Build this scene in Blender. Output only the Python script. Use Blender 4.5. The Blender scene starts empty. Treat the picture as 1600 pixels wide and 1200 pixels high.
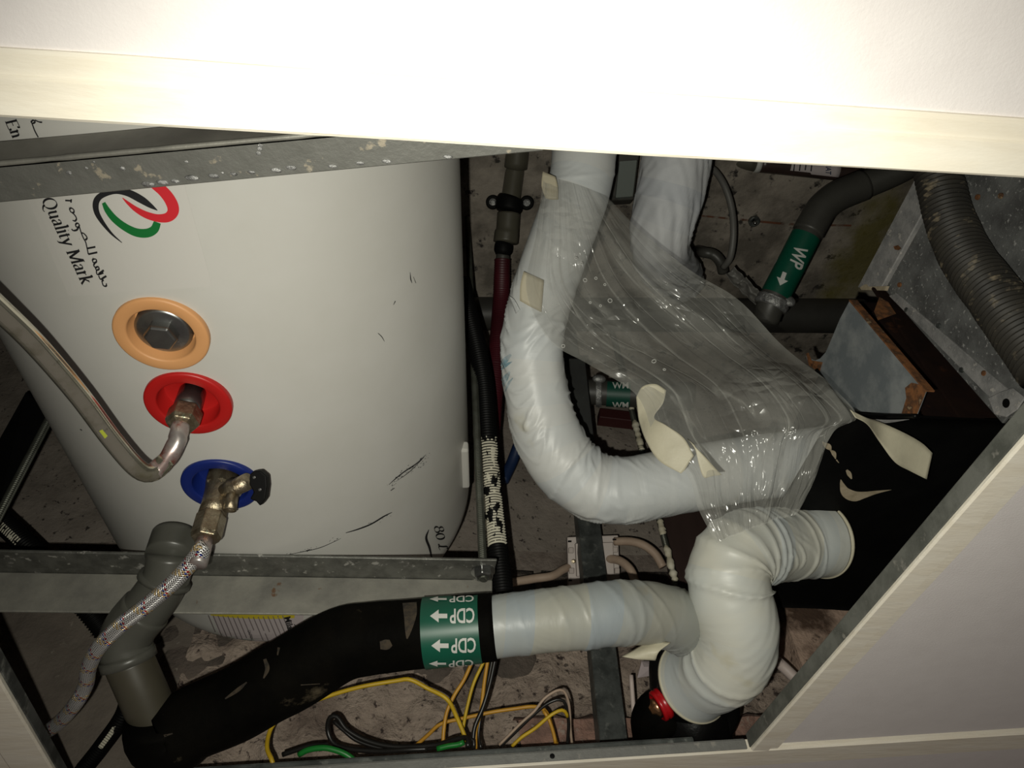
import bpy, bmesh, math, random
from math import sin, cos, pi, radians, sqrt, atan2, hypot, tan
from mathutils import Vector, Matrix, noise
from mathutils.bvhtree import BVHTree

random.seed(7)
C = bpy.context.scene.collection
V = Vector

# ---------------------------------------------------------------- camera, world, light, exposure
F = 1200.0
def cam_axes(a, p, r):
    a, p, r = map(radians, (a, p, r))
    f = V((sin(a)*cos(p), cos(a)*cos(p), sin(p)))
    r0 = V((cos(a), -sin(a), 0))
    u0 = r0.cross(f)
    return cos(r)*r0 - sin(r)*u0, sin(r)*r0 + cos(r)*u0, f
RX, UP, FW = cam_axes(11.5, 46.8, 5.5)
cd = bpy.data.cameras.new('camera'); cam = bpy.data.objects.new('camera', cd); C.objects.link(cam)
cd.sensor_width = 36; cd.lens = F/1600*36; cd.clip_start = 0.02
cam.matrix_world = Matrix((RX, UP, -FW)).transposed().to_4x4()
bpy.context.scene.camera = cam

sc = bpy.context.scene
sc.view_settings.view_transform = 'Standard'; sc.view_settings.look = 'None'
sc.view_settings.gamma = 1; sc.view_settings.use_curve_mapping = False
sc.view_settings.exposure = 0.0
sc.cycles.use_denoising = True
sc.cycles.max_bounces = 8; sc.cycles.transparent_max_bounces = 12

w = bpy.data.worlds.new('dim_room'); sc.world = w; w.use_nodes = True
w.node_tree.nodes['Background'].inputs[0].default_value = (1.0, 0.84, 0.76, 1)
w.node_tree.nodes['Background'].inputs[1].default_value = 0.068

# the phone's LED flash, a little left of and below its lens
fl = bpy.data.lights.new('phone_flash', 'SPOT'); flo = bpy.data.objects.new('phone_flash', fl); C.objects.link(flo)
fl.energy = 15.2; fl.color = (1.0, 0.98, 0.86); fl.spot_size = radians(116); fl.spot_blend = 1.0; fl.shadow_soft_size = 0.003
aim = FW + 0.10*RX - 0.12*UP
zq = -aim.normalized(); xq = UP.cross(zq).normalized(); yq = zq.cross(xq)
fm = Matrix((xq, yq, zq)).transposed().to_4x4(); fm.translation = -0.022*RX - 0.020*UP - 0.002*FW
flo.matrix_world = fm

# ---------------------------------------------------------------- picking points in the room (camera at the origin, metres)
def ray(x, y): return FW + RX*((x-800)/F) + UP*((600-y)/F)
def P(x, y, z): return ray(x, y)*z
def onz(x, y, Z): d = ray(x, y); return d*(Z/d.z)
def ony(x, y, Y): d = ray(x, y); return d*(Y/d.y)
def onx(x, y, X): d = ray(x, y); return d*(X/d.x)
def proj(p): z = p.dot(FW); return 800+F*p.dot(RX)/z, 600-F*p.dot(UP)/z, z

# ---------------------------------------------------------------- materials
MATS = {}
def mat(name, c1, c2=None, rough=0.5, metal=0.0, scale=20, lo=0.4, hi=0.65, bump=0.0, bscale=None, c3=None, s3=60, lo3=.6, hi3=.68, spec=0.5, detail=6, stretch=None, alpha=None, coat=0.0, rough2=None):
    m = bpy.data.materials.new(name); m.use_nodes = True; MATS[name] = m
    N = m.node_tree.nodes; L = m.node_tree.links; b = N['Principled BSDF']
    b.inputs['Base Color'].default_value = (*c1, 1); b.inputs['Roughness'].default_value = rough; b.inputs['Metallic'].default_value = metal
    b.inputs['Specular IOR Level'].default_value = spec; b.inputs['Coat Weight'].default_value = coat
    tc = N.new('ShaderNodeTexCoord'); src = tc.outputs['Object']
    if stretch:
        mp = N.new('ShaderNodeMapping'); mp.inputs['Scale'].default_value = stretch; L.new(src, mp.inputs[0]); src = mp.outputs[0]
    def nz(s, d=detail):
        n = N.new('ShaderNodeTexNoise'); n.inputs['Scale'].default_value = s; n.inputs['Detail'].default_value = d; n.inputs['Roughness'].default_value = .62
        L.new(src, n.inputs['Vector']); return n.outputs['Fac']
    def ramp(f, a, z):
        r = N.new('ShaderNodeMapRange'); r.inputs[1].default_value = a; r.inputs[2].default_value = z; L.new(f, r.inputs[0]); return r.outputs[0]
    def mix(f, a, bcol):
        x = N.new('ShaderNodeMix'); x.data_type = 'RGBA'; L.new(f, x.inputs[0])
        if isinstance(a, tuple): x.inputs[6].default_value = (*a, 1)
        else: L.new(a, x.inputs[6])
        x.inputs[7].default_value = (*bcol, 1); return x.outputs[2]
    col = c1
    if c2:
        fac = ramp(nz(scale), lo, hi); col = mix(fac, col, c2)
        if rough2 is not None:
            rr = N.new('ShaderNodeMapRange'); rr.inputs[3].default_value = rough; rr.inputs[4].default_value = rough2; L.new(fac, rr.inputs[0]); L.new(rr.outputs[0], b.inputs['Roughness'])
    if c3: col = mix(ramp(nz(s3), lo3, hi3), col, c3)
    if not isinstance(col, tuple): L.new(col, b.inputs['Base Color'])
    if bump:
        bp = N.new('ShaderNodeBump'); bp.inputs['Strength'].default_value = 1; bp.inputs['Distance'].default_value = bump
        L.new(nz(bscale or scale*2), bp.inputs['Height']); L.new(bp.outputs[0], b.inputs['Normal'])
    if alpha is not None: b.inputs['Alpha'].default_value = alpha
    return m

mat('enamel', (.585,.575,.54), (.555,.545,.505), rough=.38, scale=9)
mat('sticker_film', (.59,.575,.54), rough=.26)
mat('trim_white', (.86,.81,.70), (.80,.735,.61), rough=.55, scale=14, stretch=(1,4,12), bump=.0006, bscale=26)
mat('board_white', (.78,.74,.73), (.75,.71,.70), rough=.7, scale=40, bump=.0002, bscale=500)
mat('galv', (.34,.34,.32), (.22,.22,.21), rough=.42, metal=.55, scale=34, lo=.35, hi=.7, bump=.0004, bscale=160, c3=(.42,.40,.36), s3=70, lo3=.6, hi3=.68, rough2=.6)
mat('galv_splash', (.24,.24,.22), (.155,.155,.14), rough=.42, metal=.5, scale=40, lo=.35, hi=.7, bump=.0006, bscale=120, c3=(.46,.41,.32), s3=62, lo3=.615, hi3=.655, rough2=.65)
mat('galv_rail', (.19,.195,.175), (.10,.105,.092), rough=.5, metal=.35, scale=30, lo=.42, hi=.62, c3=(.30,.29,.26), s3=60, lo3=.62, hi3=.70, bump=.0004, bscale=150)
mat('galv_web', (.26,.25,.22), (.19,.18,.16), rough=.5, metal=.3, scale=20, bump=.0003, bscale=120)
mat('galv_mottled', (.155,.155,.14), (.095,.095,.085), rough=.45, metal=.5, scale=60, lo=.4, hi=.62, c3=(.46,.45,.42), s3=75, lo3=.60, hi3=.66, bump=.0004, bscale=150)
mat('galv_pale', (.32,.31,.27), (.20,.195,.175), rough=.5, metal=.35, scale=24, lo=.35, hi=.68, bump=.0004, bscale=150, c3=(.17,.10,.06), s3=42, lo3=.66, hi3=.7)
mat('galv_dark', (.12,.13,.125), (.06,.066,.063), rough=.45, metal=.4, scale=34, lo=.42, hi=.60, c3=(.24,.25,.23), s3=60, lo3=.56, hi3=.68, bump=.0003, bscale=200)
mat('duct_metal', (.25,.255,.25), (.125,.125,.123), rough=.45, metal=.3, scale=26, lo=.38, hi=.64, c3=(.55,.55,.53), s3=210, lo3=.59, hi3=.66, bump=.0006, bscale=260)
mat('duct_strip', (.44,.43,.42), (.25,.25,.25), rough=.55, metal=.2, scale=60, c3=(.60,.57,.53), s3=120, lo3=.58, hi3=.66, bump=.0006, bscale=240)
mat('plate_metal', (.20,.225,.24), (.34,.36,.365), rough=.55, metal=.25, lo=.42, hi=.60, scale=24, c3=(.34,.24,.13), s3=26, lo3=.66, hi3=.72, bump=.0002, bscale=200)
mat('rust', (.24,.095,.03), (.085,.038,.016), rough=.85, scale=90, lo=.42, hi=.58, c3=(.30,.21,.12), s3=90, bump=.0008, bscale=140)
mat('rust_dark', (.016,.0075,.005), (.010,.005,.004), rough=.85, spec=.15, scale=40, c3=(.06,.022,.010), s3=30, lo3=.6, hi3=.72)
mat('soffit', (.32,.28,.235), (.14,.122,.10), rough=.9, scale=13, lo=.40, hi=.62, c3=(.035,.03,.026), s3=44, lo3=.585, hi3=.66, bump=.004, bscale=34)
mat('plaster', (.29,.25,.215), (.21,.18,.152), rough=.92, scale=16, c3=(.05,.04,.035), s3=95, lo3=.60, hi3=.65, bump=.003, bscale=70)
mat('block', (.15,.12,.10), (.085,.07,.058), rough=.95, scale=26, c3=(.27,.23,.19), s3=120, lo3=.64, hi3=.69, bump=.010, bscale=46)
mat('mortar', (.24,.20,.17), (.15,.12,.10), rough=.95, scale=40, bump=.005, bscale=80)
mat('mortar_coat', (.56,.45,.37), (.25,.19,.155), rough=.96, scale=15, lo=.40, hi=.66, c3=(.07,.05,.043), s3=75, lo3=.57, hi3=.64, bump=.014, bscale=55, detail=10)
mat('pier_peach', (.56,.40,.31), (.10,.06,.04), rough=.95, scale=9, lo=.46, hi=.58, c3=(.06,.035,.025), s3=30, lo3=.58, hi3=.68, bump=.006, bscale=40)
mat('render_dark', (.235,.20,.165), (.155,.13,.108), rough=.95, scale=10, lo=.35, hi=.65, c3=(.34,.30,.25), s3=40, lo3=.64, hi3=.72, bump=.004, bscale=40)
mat('mortar_red', (.34,.20,.155), (.16,.10,.08), rough=.95, scale=38, c3=(.38,.30,.25), s3=60, lo3=.6, hi3=.68, bump=.008, bscale=60)
mat('pvc_lower', (.058,.052,.036), (.045,.040,.028), rough=.42, scale=12)
mat('pvc_grey', (.078,.078,.066), (.062,.062,.052), rough=.36, scale=12, c3=(.20,.17,.12), s3=18, lo3=.66, hi3=.75)
mat('pvc_olive', (.10,.092,.068), (.08,.074,.054), rough=.42, scale=12)
mat('pvc_dark', (.062,.060,.052), (.05,.048,.042), rough=.45, scale=15)
mat('drain_grey', (.048,.046,.040), (.038,.036,.032), rough=.5, scale=15)
mat('foam_black', (.0022,.0021,.0018), (.0045,.004,.003), spec=.02, rough=.62, scale=18, c3=(.105,.085,.055), s3=17, lo3=.66, hi3=.76, bump=.0008, bscale=60)
mat('pan_black', (.003,.003,.003), (.005,.005,.0048), rough=.62, scale=20, spec=.12, bump=.0006, bscale=40)
mat('rubber_black', (.003,.003,.003), (.005,.005,.005), spec=.2, rough=.4, scale=20, bump=.002, bscale=26)
mat('black_plastic', (.005,.005,.005), rough=.55, spec=.1)
mat('chrome', (.66,.63,.53), (.34,.32,.22), rough=.10, metal=.88, scale=40, lo=.5, hi=.72, c3=(.30,.28,.20), s3=90, lo3=.62, hi3=.7, rough2=.3)
mat('chrome_dull', (.46,.43,.41), (.36,.26,.24), rough=.32, metal=.65, scale=60, c3=(.28,.10,.08), s3=40, lo3=.6, hi3=.68)
mat('steel_dark', (.36,.37,.36), (.26,.26,.26), rough=.3, metal=.95, scale=60)
mat('brass_dirty', (.36,.31,.22), (.22,.17,.11), rough=.30, metal=.85, scale=90, lo=.4, hi=.62, c3=(.26,.36,.27), s3=70, lo3=.62, hi3=.69, bump=.0008, bscale=200)
mat('thread_steel', (.13,.135,.115), (.085,.088,.07), rough=.45, metal=.7, scale=60)
mat('orange_plastic', (.66,.33,.135), rough=.5)
mat('red_plastic', (.45,.010,.009), rough=.42)
mat('blue_plastic', (.006,.018,.15), rough=.42)
mat('red_cap', (.42,.006,.01), rough=.3)
mat('print_black', (.012,.012,.014), rough=.55)
mat('print_red', (.60,.02,.03), rough=.5)
mat('print_green', (.005,.15,.03), rough=.5)
mat('print_grey', (.20,.17,.17), rough=.6)
mat('label_paper', (.52,.46,.46), rough=.6)
mat('label_yellow', (.62,.50,.03), rough=.6)
mat('label_green', (.003,.085,.050), (.003,.072,.042), rough=.4, scale=20)
mat('label_green_dim', (.003,.062,.040), rough=.5)
mat('label_white', (.56,.56,.53), rough=.5)
mat('cream_paint', (.66,.62,.50), (.5,.45,.32), rough=.7, scale=60)
mat('red_pipe', (.075,.008,.014), (.05,.006,.01), rough=.5, scale=20)
mat('corr_black', (.014,.014,.013), rough=.45, spec=.4)
mat('flex_duct', (.036,.032,.025), (.022,.020,.017), rough=.6, scale=24, c3=(.22,.18,.12), s3=60, lo3=.57, hi3=.70)
mat('conduit_tan', (.44,.33,.25), (.38,.28,.21), rough=.5, scale=40)
mat('conduit_white', (.60,.50,.46), rough=.5)
mat('box_white', (.50,.435,.40), rough=.5)
mat('box_grey', (.17,.19,.175), rough=.5)
mat('paper', (.62,.53,.54), rough=.7)
mat('maroon', (.050,.032,.028), (.038,.024,.021), rough=.35, scale=30, c3=(.12,.10,.09), s3=25, lo3=.68, hi3=.78, stretch=(1,1,.25))
mat('cable_yellow', (.60,.40,.015), (.50,.32,.015), rough=.45, scale=30)
mat('cable_orange', (.56,.29,.03), (.46,.22,.02), rough=.45, scale=30)
mat('cable_black', (.012,.011,.010), rough=.35)
mat('cable_green', (.010,.17,.025), rough=.4)
mat('cable_grey', (.13,.125,.115), rough=.5)
mat('cable_blue', (.01,.025,.075), rough=.5)
mat('sealant', (.50,.42,.30), (.36,.30,.2), rough=.6, scale=80)
mat('foil', (.40,.40,.39), (.2,.2,.2), rough=.4, metal=.6, scale=120, bump=.002, bscale=200)

def tape_mat(name, c, alpha=1.0):
    m = mat(name, c, tuple(x*.9 for x in c), rough=.5, scale=30, bump=.0006, bscale=60, alpha=alpha)
    return m
tape_mat('masking_tape', (.60,.56,.42), .97)
tape_mat('masking_tape_old', (.64,.58,.42), .72)

def wrap_mat(name, ca, cb, cc, rough=.42):
    """pipe wrap: spiral turns of tape, cream and bluish, glossy PVC with fine creases (UV: u metres along, v around)"""
    m = bpy.data.materials.new(name); m.use_nodes = True; MATS[name] = m
    N = m.node_tree.nodes; L = m.node_tree.links; b = N['Principled BSDF']
    uv = N.new('ShaderNodeUVMap'); sep = N.new('ShaderNodeSeparateXYZ'); L.new(uv.outputs[0], sep.inputs[0])
    def math_(op, a, c):
        n = N.new('ShaderNodeMath'); n.operation = op
        for i, q in enumerate((a, c)):
            if isinstance(q, (int, float)): n.inputs[i].default_value = q
            elif q is not None: L.new(q, n.inputs[i])
        return n.outputs[0]
    turn = math_('FLOOR', math_('ADD', math_('DIVIDE', sep.outputs[0], .026), math_('FRACT', math_('ADD', sep.outputs[1], .5), None)), None)
    wn = N.new('ShaderNodeTexWhiteNoise'); wn.noise_dimensions = '1D'; L.new(turn, wn.inputs['W'])
    tc = N.new('ShaderNodeTexCoord')
    n1 = N.new('ShaderNodeTexNoise'); n1.inputs['Scale'].default_value = 16; n1.inputs['Detail'].default_value = 5; L.new(tc.outputs['Object'], n1.inputs['Vector'])
    f = math_('ADD', math_('MULTIPLY', wn.outputs[0], .55), math_('MULTIPLY', n1.outputs['Fac'], .9))
    cr = N.new('ShaderNodeValToRGB'); L.new(math_('SUBTRACT', f, .25), cr.inputs[0])
    e = cr.color_ramp.elements; e[0].position = .2; e[0].color = (*ca, 1); e[1].position = .75; e[1].color = (*cb, 1)
    n2 = N.new('ShaderNodeTexNoise'); n2.inputs['Scale'].default_value = 22; n2.inputs['Detail'].default_value = 3; L.new(tc.outputs['Object'], n2.inputs['Vector'])
    mr = N.new('ShaderNodeMapRange'); mr.inputs[1].default_value = .66; mr.inputs[2].default_value = .76; L.new(n2.outputs['Fac'], mr.inputs[0])
    mx = N.new('ShaderNodeMix'); mx.data_type = 'RGBA'; L.new(mr.outputs[0], mx.inputs[0]); L.new(cr.outputs[0], mx.inputs[6]); mx.inputs[7].default_value = (*cc, 1)
    L.new(mx.outputs[2], b.inputs['Base Color'])
    b.inputs['Roughness'].default_value = rough
    mp = N.new('ShaderNodeMapping'); mp.inputs['Scale'].default_value = (90, 3.2, 1); L.new(uv.outputs[0], mp.inputs[0])
    n3 = N.new('ShaderNodeTexNoise'); n3.inputs['Scale'].default_value = 1.0; n3.inputs['Detail'].default_value = 4; n3.inputs['Distortion'].default_value = .6; L.new(mp.outputs[0], n3.inputs['Vector'])
    bp = N.new('ShaderNodeBump'); bp.inputs['Distance'].default_value = .0005; bp.inputs['Strength'].default_value = .8; L.new(n3.outputs['Fac'], bp.inputs['Height']); L.new(bp.outputs[0], b.inputs['Normal'])
    return m
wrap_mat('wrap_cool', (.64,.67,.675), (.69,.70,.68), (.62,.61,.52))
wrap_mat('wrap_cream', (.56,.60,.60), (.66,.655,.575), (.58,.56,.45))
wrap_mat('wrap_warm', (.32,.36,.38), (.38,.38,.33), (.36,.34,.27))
wrap_mat('wrap_bag', (.50,.52,.55), (.58,.59,.60), (.44,.45,.47), .6)

def film_mat():
    m = bpy.data.materials.new('clear_film'); m.use_nodes = True; MATS['clear_film'] = m
    N = m.node_tree.nodes; L = m.node_tree.links; b = N['Principled BSDF']
    b.inputs['Base Color'].default_value = (.50,.50,.46,1); b.inputs['Roughness'].default_value = .17; b.inputs['Specular IOR Level'].default_value = .9
    tc = N.new('ShaderNodeTexCoord'); uv = N.new('ShaderNodeUVMap')
    mp = N.new('ShaderNodeMapping'); mp.inputs['Scale'].default_value = (4.5, 2.4, 1); mp.inputs['Rotation'].default_value = (0, 0, .35); L.new(uv.outputs[0], mp.inputs[0])
    n1 = N.new('ShaderNodeTexNoise'); n1.inputs['Scale'].default_value = 1.0; n1.inputs['Detail'].default_value = 2.5; n1.inputs['Distortion'].default_value = .8; L.new(mp.outputs[0], n1.inputs['Vector'])
    v = N.new('ShaderNodeTexVoronoi'); v.feature = 'DISTANCE_TO_EDGE'; v.inputs['Scale'].default_value = 58; L.new(tc.outputs['Object'], v.inputs['Vector'])
    ad = N.new('ShaderNodeMath'); ad.operation = 'MULTIPLY_ADD'; L.new(v.outputs['Distance'], ad.inputs[0]); ad.inputs[1].default_value = .9; L.new(n1.outputs['Fac'], ad.inputs[2])
    bp = N.new('ShaderNodeBump'); bp.inputs['Distance'].default_value = .0045; bp.inputs['Strength'].default_value = .9; L.new(ad.outputs[0], bp.inputs['Height']); L.new(bp.outputs[0], b.inputs['Normal'])
    def mm(op, a, c, d=None):
        n = N.new('ShaderNodeMath'); n.operation = op
        for i, q in enumerate((a, c, d)):
            if isinstance(q, (int, float)): n.inputs[i].default_value = q
            elif q is not None: L.new(q, n.inputs[i])
        return n.outputs[0]
    def folds(sx, sy, rot, wd, seed):
        p = N.new('ShaderNodeMapping'); p.inputs['Scale'].default_value = (sx, sy, 1); p.inputs['Rotation'].default_value = (0, 0, rot); p.inputs['Location'].default_value = (seed, seed*.7, 0); L.new(uv.outputs[0], p.inputs[0])
        n = N.new('ShaderNodeTexNoise'); n.inputs['Scale'].default_value = 1; n.inputs['Detail'].default_value = 2.5; n.inputs['Distortion'].default_value = .5; L.new(p.outputs[0], n.inputs['Vector'])
        d = mm('ABSOLUTE', mm('SUBTRACT', n.outputs['Fac'], .5), None)
        return mm('MAXIMUM', 0, mm('SUBTRACT', 1, mm('DIVIDE', d, wd)))
    f1 = folds(3.6, .8, .42, .016, 1.3); f2 = folds(5.5, 1.6, -.45, .010, 5.1); f3 = folds(10, 5, .7, .016, 9.7)
    fo = mm('ADD', mm('MULTIPLY', f1, .20), mm('ADD', mm('MULTIPLY', f2, .16), mm('MULTIPLY', f3, .10)))
    mr = N.new('ShaderNodeMapRange'); mr.inputs[1].default_value = .35; mr.inputs[2].default_value = .70; mr.inputs[3].default_value = .21; mr.inputs[4].default_value = .40; L.new(n1.outputs['Fac'], mr.inputs[0])
    L.new(mm('ADD', mr.outputs[0], fo), b.inputs['Alpha'])
    nb_ = N.new('ShaderNodeTexNoise'); nb_.inputs['Scale'].default_value = 9; L.new(tc.outputs['Object'], nb_.inputs['Vector'])
    mk = N.new('ShaderNodeMapRange'); mk.inputs[1].default_value = .50; mk.inputs[2].default_value = .62; mk.inputs[3].default_value = .06; mk.inputs[4].default_value = 1.9; L.new(nb_.outputs['Fac'], mk.inputs[0])
    hh = mm('ADD', mm('MULTIPLY', ad.outputs[0], mk.outputs[0]), mm('MULTIPLY', fo, .8)); L.new(hh, bp.inputs['Height'])
    return m
film_mat()

def braid_mat():
    m = bpy.data.materials.new('steel_braid'); m.use_nodes = True; MATS['steel_braid'] = m
    N = m.node_tree.nodes; L = m.node_tree.links; b = N['Principled BSDF']
    b.inputs['Metallic'].default_value = .6; b.inputs['Roughness'].default_value = .3
    uv = N.new('ShaderNodeUVMap'); sep = N.new('ShaderNodeSeparateXYZ'); L.new(uv.outputs[0], sep.inputs[0])
    def mm(op, a, c=None):
        n = N.new('ShaderNodeMath'); n.operation = op
        for i, q in enumerate((a, c)):
            if isinstance(q, (int, float)): n.inputs[i].default_value = q
            elif q is not None: L.new(q, n.inputs[i])
        return n.outputs[0]
    u = mm('MULTIPLY', sep.outputs[0], 1/.024); v = sep.outputs[1]
    d1 = mm('ADD', u, v); d2 = mm('SUBTRACT', u, v)
    s1 = mm('ABSOLUTE', mm('SINE', mm('MULTIPLY', d1, 12*pi))); s2 = mm('ABSOLUTE', mm('SINE', mm('MULTIPLY', d2, 12*pi)))
    h = mm('MAXIMUM', s1, s2)
    bp = N.new('ShaderNodeBump'); bp.inputs['Distance'].default_value = .0011; L.new(h, bp.inputs['Height']); L.new(bp.outputs[0], b.inputs['Normal'])
    def stripe(d, a, z):
        fr = mm('FRACT', d); return mm('MULTIPLY', mm('GREATER_THAN', fr, a), mm('LESS_THAN', fr, z))
    def mix(f, a, col):
        x = N.new('ShaderNodeMix'); x.data_type = 'RGBA'; L.new(f, x.inputs[0])
        if isinstance(a, tuple): x.inputs[6].default_value = (*a, 1)
        else: L.new(a, x.inputs[6])
        x.inputs[7].default_value = (*col, 1); return x.outputs[2]
    gap = mm('LESS_THAN', h, .74)
    c = mix(gap, (.80,.79,.78), (.07,.065,.065))
    wv = mm('GREATER_THAN', mm('FRACT', mm('MULTIPLY', d2, 6)), .5); wv2 = mm('SUBTRACT', 1, wv)
    c = mix(mm('MULTIPLY', stripe(d2, .40, .66), mm('GREATER_THAN', mm('FRACT', mm('MULTIPLY', d1, 6)), .35)), c, (.66,.50,.27))
    c = mix(mm('MULTIPLY', stripe(d1, .10, .18), wv), c, (.42,.02,.03))
    c = mix(mm('MULTIPLY', stripe(d1, .20, .28), wv2), c, (.02,.04,.26))
    L.new(c, b.inputs['Base Color'])
    return m
braid_mat()

# ---------------------------------------------------------------- builders
ORG = {}
def obj(name, verts, faces, m, parent=None, smooth=False, uvs=None, loc=None):
    """one mesh object from world-space vertices; a child keeps its thing's origin, a top-level mesh gets its own base as origin"""
    verts = [V(v) for v in verts]
    if parent is not None: o0 = ORG[parent.name]
    elif loc is not None: o0 = V(loc)
    else:
        n = len(verts); o0 = V((sum(v.x for v in verts)/n, sum(v.y for v in verts)/n, min(v.z for v in verts)))
    me = bpy.data.meshes.new(name); me.from_pydata([v-o0 for v in verts], [], faces); me.update()
    if smooth: me.polygons.foreach_set('use_smooth', [True]*len(me.polygons))
    if uvs:
        ul = me.uv_layers.new(name='UVMap')
        for p in me.polygons:
            us = [uvs[me.loops[li].vertex_index] for li in p.loop_indices]
            wrapv = max(q[1] for q in us)-min(q[1] for q in us) > .5
            for li, q in zip(p.loop_indices, us):
                ul.data[li].uv = (q[0], q[1]+1 if wrapv and q[1] < .5 else q[1])
    me.materials.append(MATS[m] if isinstance(m, str) else m)
    o = bpy.data.objects.new(name, me); C.objects.link(o)
    ORG[o.name] = o0
    if parent is not None: o.parent = parent
    else: o.location = o0
    return o
def thing(name, label, cat, loc, group=None):
    o = bpy.data.objects.new(name, None); C.objects.link(o); o.location = loc; o.empty_display_size = .02
    ORG[o.name] = V(loc); tag(o, label, cat, group); return o
def tag(o, label, cat, group=None):
    o['label'] = label; o['category'] = cat
    if group: o['group'] = group
    return o
def struct(o): o['kind'] = 'structure'; return o

class MB:
    """collects pieces into one mesh"""
    def __init__(s): s.v = []; s.f = []; s.u = []
    def add(s, vf):
        v, f = vf[0], vf[1]; n = len(s.v); s.v += list(v); s.f += [tuple(i+n for i in q) for q in f]
        s.u += list(vf[2]) if len(vf) > 2 and vf[2] else [(0, 0)]*len(v)
        return s
    def build(s, name, m, parent=None, smooth=False, uv=False, loc=None): return obj(name, s.v, s.f, m, parent, smooth, s.u if uv else None, loc)

def catmull(pts, step, closed=False):
    """points (any dimension) -> even samples along a centripetal-ish Catmull-Rom curve"""
    n = len(pts); out = []
    if n == 2: 
        dense = [[a+(b-a)*k/200 for a, b in zip(*pts)] for k in range(201)]
    else:
        dense = []
        for i in range(n-1):
            p0 = pts[i-1] if i else [2*a-b for a, b in zip(pts[0], pts[1])]
            p3 = pts[i+2] if i+2 < n else [2*a-b for a, b in zip(pts[-1], pts[-2])]
            p1, p2 = pts[i], pts[i+1]
            for k in range(60):
                t = k/60
                dense.append([.5*(2*b+(c-a)*t+(2*a-5*b+4*c-d)*t*t+(3*b-a-3*c+d)*t**3) for a, b, c, d in zip(p0, p1, p2, p3)])
        dense.append(list(pts[-1]))
    acc = [0]
    for a, b in zip(dense, dense[1:]): acc.append(acc[-1]+sqrt(sum((x-y)**2 for x, y in zip(a[:3], b[:3]))))
    L = acc[-1]; m = max(2, int(round(L/step))); j = 0
    for k in range(m+1):
        s = L*k/m
        while j < len(acc)-2 and acc[j+1] < s: j += 1
        d = acc[j+1]-acc[j]; t = (s-acc[j])/d if d > 1e-12 else 0
        out.append([a+(b-a)*t for a, b in zip(dense[j], dense[j+1])])
    return out

def tube(pts, rad=None, seg=20, step=.006, disp=None, caps=True, hollow=0.0, ellipse=None):
    """pts: list of (x,y,z) or (x,y,z,r). disp(u, ang, i, frac) -> extra radius. returns verts, faces, uvs (+ frames)"""
    P4 = [list(p[:3])+[p[3] if len(p) > 3 else rad] for p in pts]
    S = catmull(P4, step); n = len(S)
    pos = [V(s[:3]) for s in S]; R = [s[3] for s in S]
    tan_ = [(pos[min(i+1, n-1)]-pos[max(i-1, 0)]).normalized() for i in range(n)]
    nrm = tan_[0].orthogonal().normalized(); vs = []; us = []; u = 0
    # start the frame facing the camera so that angles mean the same on every tube
    q = -pos[0]; q = q - tan_[0]*q.dot(tan_[0])
    if q.length > 1e-6: nrm = q.normalized()
    frames = []
    for i in range(n):
        if i:
            u += (pos[i]-pos[i-1]).length
            nrm = (nrm - tan_[i]*nrm.dot(tan_[i])).normalized()
        bi = tan_[i].cross(nrm)
        frames.append((pos[i], nrm, bi, u))
        for k in range(seg):
            a = 2*pi*k/seg
            r = R[i]+(disp(u, a, i, i/(n-1)) if disp else 0)
            vs.append(pos[i]+(nrm*cos(a)+bi*sin(a))*r); us.append((u, k/seg))
    fs = [(i*seg+k, i*seg+(k+1) % seg, (i+1)*seg+(k+1) % seg, (i+1)*seg+k) for i in range(n-1) for k in range(seg)]
    if hollow:                                                     # open ends with an inner wall
        for i in (0, n-1):
            base = i*seg; b0 = len(vs); s = 1 if i == 0 else -1
            for k in range(seg): vs.append(pos[i]+(vs[base+k]-pos[i])*hollow); us.append((0, k/seg))
            for k in range(seg): vs.append(pos[i]+(vs[base+k]-pos[i])*hollow+tan_[i]*s*min(.03, u*.4)); us.append((0, k/seg))
            for k in range(seg):
                k2 = (k+1) % seg
                fs.append((base+k, b0+k, b0+k2, base+k2) if s > 0 else (base+k2, b0+k2, b0+k, base+k))
                fs.append((b0+k, b0+seg+k, b0+seg+k2, b0+k2) if s > 0 else (b0+k2, b0+seg+k2, b0+seg+k, b0+k))
            fs.append(tuple(b0+seg+k for k in range(seg))[::s])
    elif caps:
        fs.append(tuple(range(seg))[::-1]); fs.append(tuple((n-1)*seg+k for k in range(seg)))
    return vs, fs, us

def sect(pts, rad, a, z, seg=28, step=.004, extra=.0006, hollow=0.0):
    """a sleeve around the part a..z (fractions) of a tube"""
    S = catmull([list(p[:3])+[p[3] if len(p) > 3 else rad] for p in pts], .002); n = len(S)
    sub = S[int(a*(n-1)):int(z*(n-1))+1]
    sub = [q[:3]+[q[3]+extra] for q in sub]
    k = max(1, len(sub)//12)
    sub2 = sub[::k]
    if sub2[-1] is not sub[-1]: sub2.append(sub[-1])
    return tube(sub2, seg=seg, step=step)

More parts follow.
